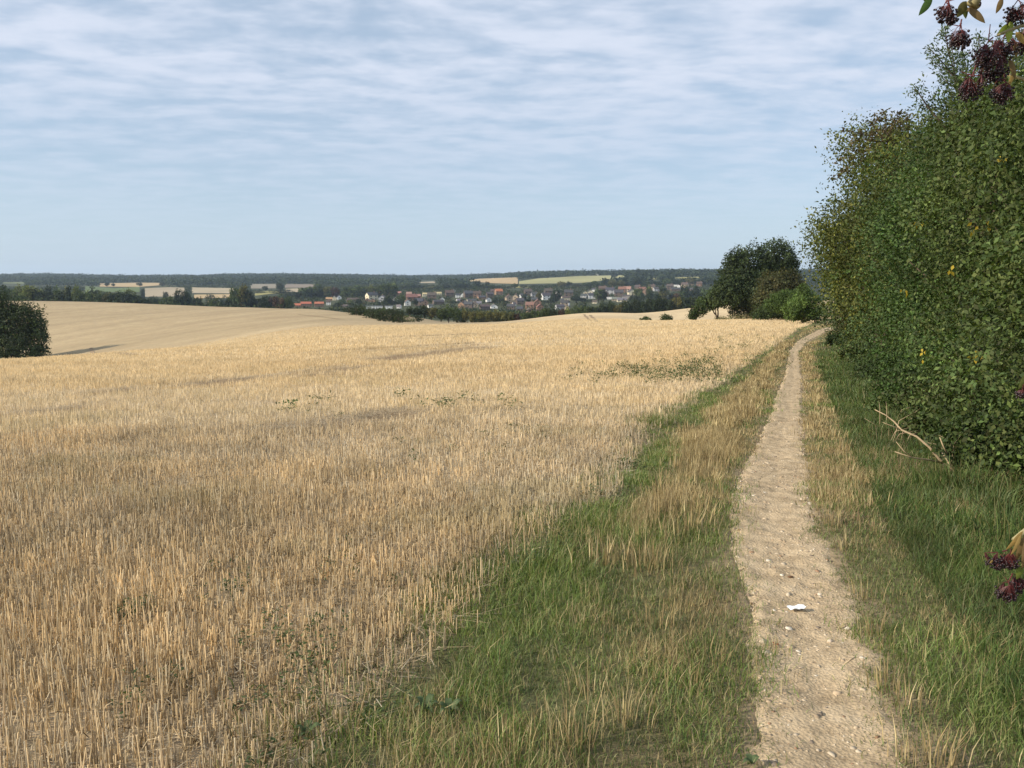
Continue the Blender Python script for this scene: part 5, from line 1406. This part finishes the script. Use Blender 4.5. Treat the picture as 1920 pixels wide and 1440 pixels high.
# brambles and nettles at the hedge foot
for i, (px, py, rx, h_, palk, lab) in enumerate((
        (1745, 838, .42, .42, 'hedge', 'small bramble sprig just behind the forks of the dead branch'),
        (1862, 900, .45, .45, 'hedge', 'small bramble clump right of the base of the dead branch'),
        (1668, 790, .40, .40, 'hedge', 'small bramble sprig at the tip of the dead branch'),
        (1905, 905, .75, .8, 'hedgedark', 'dark bramble clump at the hedge foot by the right edge'),
        (1800, 800, .75, .85, 'hedge', 'bramble clump behind the top of the dead branch'),
        (1705, 765, .70, .75, 'hedgedark', 'bramble clump left of the dead branch, by the hedge'),
        (1650, 720, .8, .85, 'hedgedark', 'bramble clump further along the hedge foot'),
        (1610, 680, .9, .9, 'hedge', 'low bramble bank where the green verge narrows'),
        (1582, 650, 1.0, .9, 'hedgedark', 'last bramble bank before the path bends'))):
    q = at(px, py)
    bl = [(0, 0, h_ * .4, rx * .8, rx * .8, h_ * .5), (rx * .5, rx * .4, h_ * .5, rx * .6, rx * .6, h_ * .5), (-rx * .4, rx * .5, h_ * .35, rx * .5, rx * .5, h_ * .4), (rx * .2, -rx * .5, h_ * .3, rx * .55, rx * .5, h_ * .35)]
    hero('bramble', lab, 'bramble', (q.x + .35, q.y + .3), bl, 620, 13, .13, .05 + .0015 * q.y, .036 + .001 * q.y, np.concatenate([PG[palk], PG['brownish'][:1]]), 50 + i, .012, group='brambles at the hedge foot', depth=.6, zmin=.02)

# yellow leaves turning on the near hedge
ysp = []
for px, py in ((1865, 535), (1800, 545), (1775, 500), (1808, 430), (1830, 425), (1756, 525), (1732, 660), (1822, 662), (1822, 668), (1838, 690), (1700, 545), (1690, 520), (1850, 425), (1890, 520), (1840, 660), (1905, 560), (1720, 420), (1785, 455), (1870, 300)):
    ysp.append((px, py))
P_, D, Nn = [], [], []
for px, py in ysp[::2]:
    Yd = 8.0 if px > 1740 else 10.5
    d = ray(px, py); s = Yd / d.y
    for k_ in range(4):
        P_.append((d.x * s + rng.normal(0, .035), Yd + rng.normal(0, .05), CAMZ + d.z * s + rng.normal(0, .03)))
        D.append((rng.normal(0, .6), rng.normal(0, .5), -1)); Nn.append((rng.normal(0, .5), -1, .3))
N = len(P_)
yt = np.array([.58, .44, .06]) * rng.uniform(.6, 1.2, (N, 1))
ty, qy, cy2 = kites(np.array(P_), np.array(D), np.array(Nn), np.full(N, .055), np.full(N, .03), yt)
yl = fastmesh('yellow_leaves', ty, qy, cy2)
hz = [o for o in bpy.data.objects if o.get('label', '').startswith('dense hawthorn')][0]
yo = put('yellow_leaves', yl, M_LEAF_NEAR, hz)
yo.location = (-hz.location.x, -hz.location.y, -hz.location.z)
yo['label'] = 'scattered yellow leaves among the green'


# ---------------------------------------------------------------- dead branch and stalks
def sp(px, py, Y):
    d = ray(px, py); s = Y / d.y
    return Vector((d.x * s, Y, CAMZ + d.z * s))


mb = MB()
g0 = at(1797, 899); Y0 = g0.y
mb.tube([sp(1797, 900, Y0), sp(1785, 878, Y0 - .02), sp(1762, 862, Y0 - .04), sp(1742, 838, Y0 - .03), sp(1718, 818, Y0), sp(1690, 806, Y0 + .05), sp(1676, 790, Y0 + .08), sp(1660, 778, Y0 + .1), sp(1640, 768, Y0 + .12)], [.016, .014, .012, .0105, .009, .008, .0065, .005, .003], 7)
mb.tube([sp(1768, 868, Y0 - .03), sp(1740, 862, Y0 - .12), sp(1710, 858, Y0 - .2), sp(1678, 847, Y0 - .25)], [.010, .008, .006, .004], 6)
mb.tube([sp(1710, 857, Y0 - .2), sp(1695, 846, Y0 - .2), sp(1680, 828, Y0 - .2)], [.005, .004, .002], 5)
mb.tube([sp(1788, 886, Y0), sp(1775, 862, Y0 + .05), sp(1766, 848, Y0 + .1)], [.009, .007, .004], 6)
mb.tube([sp(1776, 850, Y0 + .1), sp(1768, 835, Y0 + .1), sp(1762, 820, Y0 + .1)], [.008, .006, .004], 6)
mb.tube([sp(1690, 806, Y0 + .05), sp(1676, 800, Y0 + .05), sp(1655, 792, Y0 + .02)], [.005, .004, .002], 5)
bo = mb.mesh('dead_branch', True)
put('dead_branch', bo, M_DEADWOOD, label='bleached dead branch with forks lying against the hedge foot', category='branch')
mb = MB()
for i in range(46):
    px = RND.choice([RND.uniform(1830, 1920), RND.uniform(1640, 1720), RND.uniform(1760, 1900)]); py = RND.uniform(840, 900) if px > 1740 else RND.uniform(790, 840)
    g_ = at(px, py)
    a = RND.uniform(0, 6.28); h_ = RND.uniform(.12, .5)
    mb.tube([g_, g_ + Vector((math.cos(a) * .08, math.sin(a) * .05, h_ * .6)), g_ + Vector((math.cos(a) * .3, math.sin(a) * .15, h_ * .8))], [.004, .003, .0015], 4)
put('dead_stalks', mb.mesh('dead_stalks', True), M_DEADWOOD, kind='stuff', label='tangle of dry brown stalks at the hedge foot', category='dead stalks')

# ---------------------------------------------------------------- elder hanging into the picture
M_BERRY = plain_mat('elderberry', (.017, .006, .008), .35, .5, .3, 60)
M_STALK = plain_mat('berry_stalk', (.095, .02, .02), .5, .4, .3, 40)
M_TWIG = plain_mat('elder_twig', (.30, .26, .13), .6, .3, .3, 30)
elder = empty('elder_bush', (2.75, 3.1, float(gz(2.75, 3.1)) - .03), 0, label='elder bush at the right edge hanging dark berry clusters into view', category='bush')
ex, ey, ez = elder.location
def loc(v): return Vector((v.x - ex, v.y - ey, v.z - ez))


mb = MB()
mb.tube([Vector((0, 0, -.05)), Vector((-.05, .05, 1.0)), Vector((.0, .1, 2.0)), Vector((-.1, .05, 3.1))], [.07, .055, .045, .02], 9)
mb.tube([Vector((-.03, .03, .8)), loc(sp(1990, 950, 2.7)), loc(sp(1930, 990, 2.55)), loc(sp(1900, 1012, 2.5))], [.03, .016, .009, .006], 7)
mb.tube([Vector((0, .08, 1.9)), loc(sp(2050, 30, 2.75)), loc(sp(1960, -15, 2.6)), loc(sp(1900, -12, 2.5)), loc(sp(1830, -8, 2.45)), loc(sp(1745, -12, 2.4))], [.04, .022, .014, .010, .007, .003], 7)
mb.tube([loc(sp(1960, -15, 2.6)), loc(sp(1945, 40, 2.55)), loc(sp(1915, 48, 2.5)), loc(sp(1870, 66, 2.5))], [.014, .008, .006, .004], 6)
mb.tube([loc(sp(1945, 40, 2.55)), loc(sp(1955, 120, 2.6)), loc(sp(1925, 150, 2.6)), loc(sp(1890, 140, 2.6))], [.01, .008, .006, .004], 6)
mb.tube([loc(sp(1835, -8, 2.45)), loc(sp(1822, 10, 2.45))], [.012, .016], 6)
put('stem', mb.mesh('stem', True), M_TWIG, elder)

ico = None
import bmesh
bmv = bmesh.new(); bmesh.ops.create_icosphere(bmv, subdivisions=2, radius=1.0)
bmv.verts.ensure_lookup_table()
ICV = np.array([v.co[:] for v in bmv.verts]); ICF = np.array([[v.index for v in f.verts] for f in bmv.faces]); bmv.free()


def berry_cluster(px, py, Yd, half_px, n_, attach, seed, rb=.0033, tall=1.0):
    n_ = int(n_ * 1.9)
    r_ = np.random.default_rng(seed)
    c_ = sp(px, py, Yd); A = sp(attach[0], attach[1], Yd)
    rad = half_px * 1.22 * Yd / FPX
    dirs = r_.normal(0, 1, (n_, 3)); dirs /= np.linalg.norm(dirs, axis=1, keepdims=True); dirs[:, 2] = np.where(dirs[:, 2] > .35, -dirs[:, 2], dirs[:, 2])
    P_ = np.array(loc(c_))[None] + dirs * rad * r_.uniform(.35, 1.0, (n_, 1)) * np.array([1, .9, tall])
    V = (P_[:, None, :] + ICV[None] * (rb * r_.uniform(.8, 1.15, (n_, 1, 1)))).reshape(-1, 3)
    F = (np.arange(n_)[:, None, None] * len(ICV) + ICF[None]).reshape(-1, 3)
    b_ = put('berry_cluster', fastmesh('berry_cluster', V, F, None, True), M_BERRY, elder)
    mb = MB(); a0 = loc(A); hub = a0.lerp(loc(c_) + Vector((0, 0, rad * .7)), .8)
    mb.tube([a0, hub], [.0022, .0018], 5)
    hubs = [hub + Vector(r_.normal(0, .3, 3) * rad) for _ in range(5)]
    for h_ in hubs:
        mb.tube([hub, h_], [.0014, .0011], 4)
    for i in range(n_):
        q = Vector(P_[i]); h_ = min(hubs, key=lambda g: (g - q).length)
        mb.tube([h_, h_.lerp(q, .5) + Vector((0, 0, .004)), q], [.0006, .0005, .0004], 3)
    put('berry_stalks', mb.mesh('berry_stalks'), M_STALK, b_)


for i, a in enumerate((
        (1772, 22, 2.45, 17, 62, (1776, -6)), (1786, 36, 2.44, 9, 24, (1776, -4)), (1799, 70, 2.42, 19, 85, (1803, 36)), (1850, 100, 2.5, 24, 95, (1862, 70)), (1862, 130, 2.52, 24, 95, (1866, 78)), (1880, 90, 2.55, 22, 85, (1890, 60)),
        (1820, 166, 2.5, 20, 95, (1830, 122)), (1880, 172, 2.5, 20, 90, (1884, 136)), (1907, 22, 2.5, 20, 85, (1912, -16)), (1915, 85, 2.6, 16, 60, (1922, 50)), (1835, 5, 2.5, 5, 8, (1838, -12)),
        (1868, 1050, 2.52, 17, 75, (1888, 1032)), (1894, 1052, 2.5, 15, 60, (1896, 1030)), (1888, 1110, 2.5, 18, 85, (1899, 1075)), (1908, 1095, 2.55, 16, 70, (1912, 1062)), (1914, 738, 2.6, 9, 26, (1926, 720)))):
    berry_cluster(*a, seed=70 + i)


def leaflet(tipA, tipB, Yd, wid, fold=.25, name='leaf', mat=None, col=(.2, .3, .05), dy=0.0, curl=.12):
    """a pointed leaf from its stalk end A to its tip B, folded along the midrib"""
    A = loc(sp(*tipA, Yd)); B = loc(sp(*tipB, Yd + dy)); ax = B - A; Ln = ax.length; ax.normalize()
    view = Vector((0, 1, .1)); sd_ = ax.cross(view).normalized(); up = sd_.cross(ax)
    V, F = [], []
    K = 8
    for i in range(K + 1):
        f = i / K; w_ = wid * math.sin(math.pi * min(1, f ** .8)) ** .8 * .5 + .0003
        c_ = A + ax * Ln * f + up * (-curl * Ln * math.sin(f * 2.6))
        V += [c_ + sd_ * w_ + up * w_ * fold, c_, c_ - sd_ * w_ + up * w_ * fold]
        if i:
            b_ = (i - 1) * 3
            F += [(b_, b_ + 3, b_ + 4, b_ + 1), (b_ + 1, b_ + 4, b_ + 5, b_ + 2)]
    V = np.array([tuple(v) for v in V]); t = np.array(col)[None] * (0.85 + .3 * np.random.default_rng(int(tipA[0])).random((len(V), 1)))
    return put(name, fastmesh(name, V, np.array(F), t, True), mat or M_LEAF_NEAR, elder)


GL, YGL, BR, OC = (.07, .13, .03), (.30, .36, .07), (.22, .15, .07), (.42, .28, .10)
for a, b_, Yd, wd_, cl in (((1748, -6), (1721, 30), 2.4, .020, GL), ((1745, 2), (1728, -8), 2.42, .018, GL), ((1893, 50), (1889, 80), 2.5, .020, YGL), ((1893, 45), (1868, 66), 2.52, .016, (.22, .28, .05)), ((1895, 40), (1896, 58), 2.5, .014, YGL), ((1815, 14), (1846, 44), 2.45, .020, BR), ((1812, 20), (1838, 12), 2.46, .014, BR), ((1812, 2), (1792, 34), 2.47, .024, (.12, .11, .04)), ((1806, 4), (1810, 36), 2.48, .018, (.10, .12, .04)),
                           ((1880, -4), (1866, 26), 2.55, .016, BR), ((1905, 60), (1922, 84), 2.55, .018, OC), ((1898, 70), (1905, 110), 2.56, .014, BR), ((1890, 95), (1870, 125), 2.56, .014, (.25, .18, .08)), ((1893, 110), (1902, 150), 2.56, .016, BR), ((1905, 130), (1886, 165), 2.58, .012, OC),
                           ((1918, 996), (1884, 1030), 2.5, .016, OC), ((1922, 1005), (1900, 1052), 2.52, .022, BR), ((1925, 1010), (1914, 1066), 2.5, .022, BR), ((1935, 1012), (1925, 1060), 2.52, .022, (.30, .2, .09)), ((1915, 1002), (1893, 1040), 2.48, .012, OC), ((1916, 1060), (1905, 1086), 2.5, .022, (.16, .2, .04)), ((1880, 1038), (1868, 1030), 2.5, .010, (.07, .15, .04)), ((1862, 1050), (1855, 1056), 2.5, .006, OC),
                           ((1925, 700), (1908, 730), 2.6, .016, (.12, .14, .04)), ((1930, 1100), (1912, 1130), 2.5, .02, GL)):
    leaflet(a, b_, Yd, wd_, col=cl)
# the bush's own crown, mostly beyond the right edge of the view
bl = [(.25, .2, 2.6, .75, .8, .6), (.55, .3, 1.6, .7, .8, .7), (.5, -.3, 2.2, .5, .5, .5), (.6, .3, .8, .5, .6, .5)]
put('crown', fastmesh('crown', *crown(bl, 600, 12, .16, .075, .032, PG['hedge'], seed=80)), M_LEAF_NEAR, elder)

# ---------------------------------------------------------------- broad-leaved plants in the verge
def dock(px, py, specs, label):
    q = at(px, py)
    root = empty('dock_plant', (q.x, q.y, q.z), 0, label=label, category='plant')
    for (a, Ln, wid, rise) in specs:
        Ln, wid, rise = Ln * .72, wid * .72, rise * .6
        dx, dy = math.cos(a), math.sin(a)
        V, F = [], []
        for i in range(8):
            f = i / 7; w_ = wid * .5 * math.sin(math.pi * (.06 + .94 * f) ** .8) + .001
            cx, cy, cz = dx * Ln * f, dy * Ln * f, .015 + rise * math.sin(f * 2.4)
            V += [(cx - dy * w_, cy + dx * w_, cz + w_ * .3), (cx, cy, cz), (cx + dy * w_, cy - dx * w_, cz + w_ * .3)]
            if i:
                b_ = (i - 1) * 3
                F += [(b_, b_ + 1, b_ + 4, b_ + 3), (b_ + 1, b_ + 2, b_ + 5, b_ + 4)]
        t = np.array([.095, .135, .06])[None] * (0.85 + .3 * rng.random((len(V), 1)))
        put('leaf', fastmesh('leaf', np.array(V), np.array(F), t, True), M_LEAF_NEAR, root)


dock(842, 1352, [(.5, .085, .038, .09), (1.7, .08, .035, .085), (2.8, .07, .032, .08), (3.9, .06, .03, .07), (-.5, .065, .03, .07)], 'dock plant with one broad pale leaf raised, right of its neighbour')
dock(800, 1345, [(1.2, .085, .036, .09), (2.4, .09, .032, .08), (3.6, .07, .03, .07), (.2, .07, .03, .07), (-1.0, .06, .028, .05)], 'low dock plant with grey-green leaves in the verge')
dock(575, 1390, [(.2, .08, .04, .07), (1.5, .07, .035, .07), (3.0, .07, .035, .06), (4.4, .06, .03, .05)], 'small dark dock plant at the bottom, among the stubble edge')
dock(1410, 1440, [(.6, .05, .03, .03), (2.0, .05, .03, .03), (3.5, .05, .03, .03)], 'small broad-leaved weed beside the path at the bottom')

# ---------------------------------------------------------------- litter and odd pieces on the path
q = at(1493, 1146)
U, Vv = np.meshgrid(np.linspace(0, 1, 15), np.linspace(0, 1, 9), indexing='ij')
lx = (U - .5) * .085; ly = (Vv - .5) * .050 * (1 - .8 * (U - .5) ** 2) + .004 * np.sin(U * 7)
lz = .008 + .010 * fbm(U * 4, Vv * 3, 400, 3) + .004 * np.abs(np.sin(U * 4.1 + Vv * 1.5)) + .006 * U
edge = fbm(U * 6, Vv * 6, 401, 2) * .006
P_ = np.stack([lx + edge, ly + edge, lz], -1)
bot = P_.copy(); bot[..., 2] -= .0012
idx = np.arange(135).reshape(15, 9)
Qa = np.stack([idx[:-1, :-1], idx[1:, :-1], idx[1:, 1:], idx[:-1, 1:]], -1).reshape(-1, 4)
pp = fastmesh('paper_scrap', np.concatenate([P_.reshape(-1, 3), bot.reshape(-1, 3)]), np.concatenate([Qa, Qa[:, ::-1] + 135]))
o = put('paper_scrap', pp, plain_mat('white_paper', (.82, .83, .82), .8, .2, .04, 50), loc=(q.x, q.y, q.z + .002), label='crumpled white paper scrap lying on the path', category='litter')
o.rotation_euler = (0, 0, math.radians(12))


def clod(px, py, r_, col, label, name, seed):
    q = at(px, py)
    rg = np.random.default_rng(seed)
    sc = np.array([1.2, .9, .6]) * r_
    V = ICV * (1 + .28 * rg.normal(0, 1, (len(ICV), 1)) * .5) * sc
    me = fastmesh(name, V, ICF, np.tile(np.array(col), (len(V), 1)) * rg.uniform(.8, 1.2, (len(V), 1)), False)
    put(name, me, M_STONE, loc=(q.x, q.y, q.z + r_ * .35), label=label, category='stone')


clod(1482, 1083, .013, (.14, .08, .045), 'dark brown clod on the path above the paper', 'stone', 1)
clod(1556, 1094, .009, (.10, .065, .04), 'small dark stone at the right edge of the path', 'stone', 2)
clod(1590, 1180, .012, (.58, .52, .42), 'pale flat flint right of the paper scrap', 'stone', 3)
clod(1556, 1204, .012, (.54, .44, .33), 'buff stone below and right of the paper scrap', 'stone', 4)
clod(1537, 1116, .011, (.55, .46, .36), 'buff elongated stone above the paper scrap, to its right', 'stone', 5)
q = at(1453, 1213)
P1 = np.array([(q.x - .012, q.y, q.z + .012), (q.x + .002, q.y - .006, q.z + .012), (q.x - .004, q.y + .004, q.z + .015), (q.x + .006, q.y + .002, q.z + .01)])
V, Q, C = kites(P1, np.array([(1, -.3, .1), (1, .5, .2), (-.4, 1, .1), (.9, .1, -.1)]), np.tile([0.1, 0, 1.0], (4, 1)), np.full(4, .016), np.full(4, .010), np.tile([.30, .06, .03], (4, 1)))
put('fallen_leaf', fastmesh('fallen_leaf', V, Q, C), M_LEAF, label='crumpled red fallen leaf at the left edge of the path', category='leaf')
a_, b_ = at(1583, 1249), at(1606, 1236)
mb = MB().tube([a_ + Vector((0, 0, .008)), (a_ + b_) / 2 + Vector((0, 0, .014)), b_ + Vector((0, 0, .012))], [.003, .0035, .002], 6)
put('twig', mb.mesh('twig', True), M_DEADWOOD, label='short pale twig lying on the path', category='twig')

# ---------------------------------------------------------------- the air
HZ_ = MB().box(-4700, 4700, -4700, 4700, -110, 60).mesh('haze')
m, n = new_mat('haze_air')
vol = n.new('ShaderNodeVolumePrincipled')
vol.inputs['Color'].default_value = (.62, .78, .98, 1)
vol.inputs['Density'].default_value = 0.00008
vol.inputs['Anisotropy'].default_value = 0.2
mo = n.new('ShaderNodeOutputMaterial')
n.l.new(vol.outputs[0], mo.inputs['Volume'])
put('haze', HZ_, m, kind='stuff', label='thin blue haze in the valley air', category='haze')
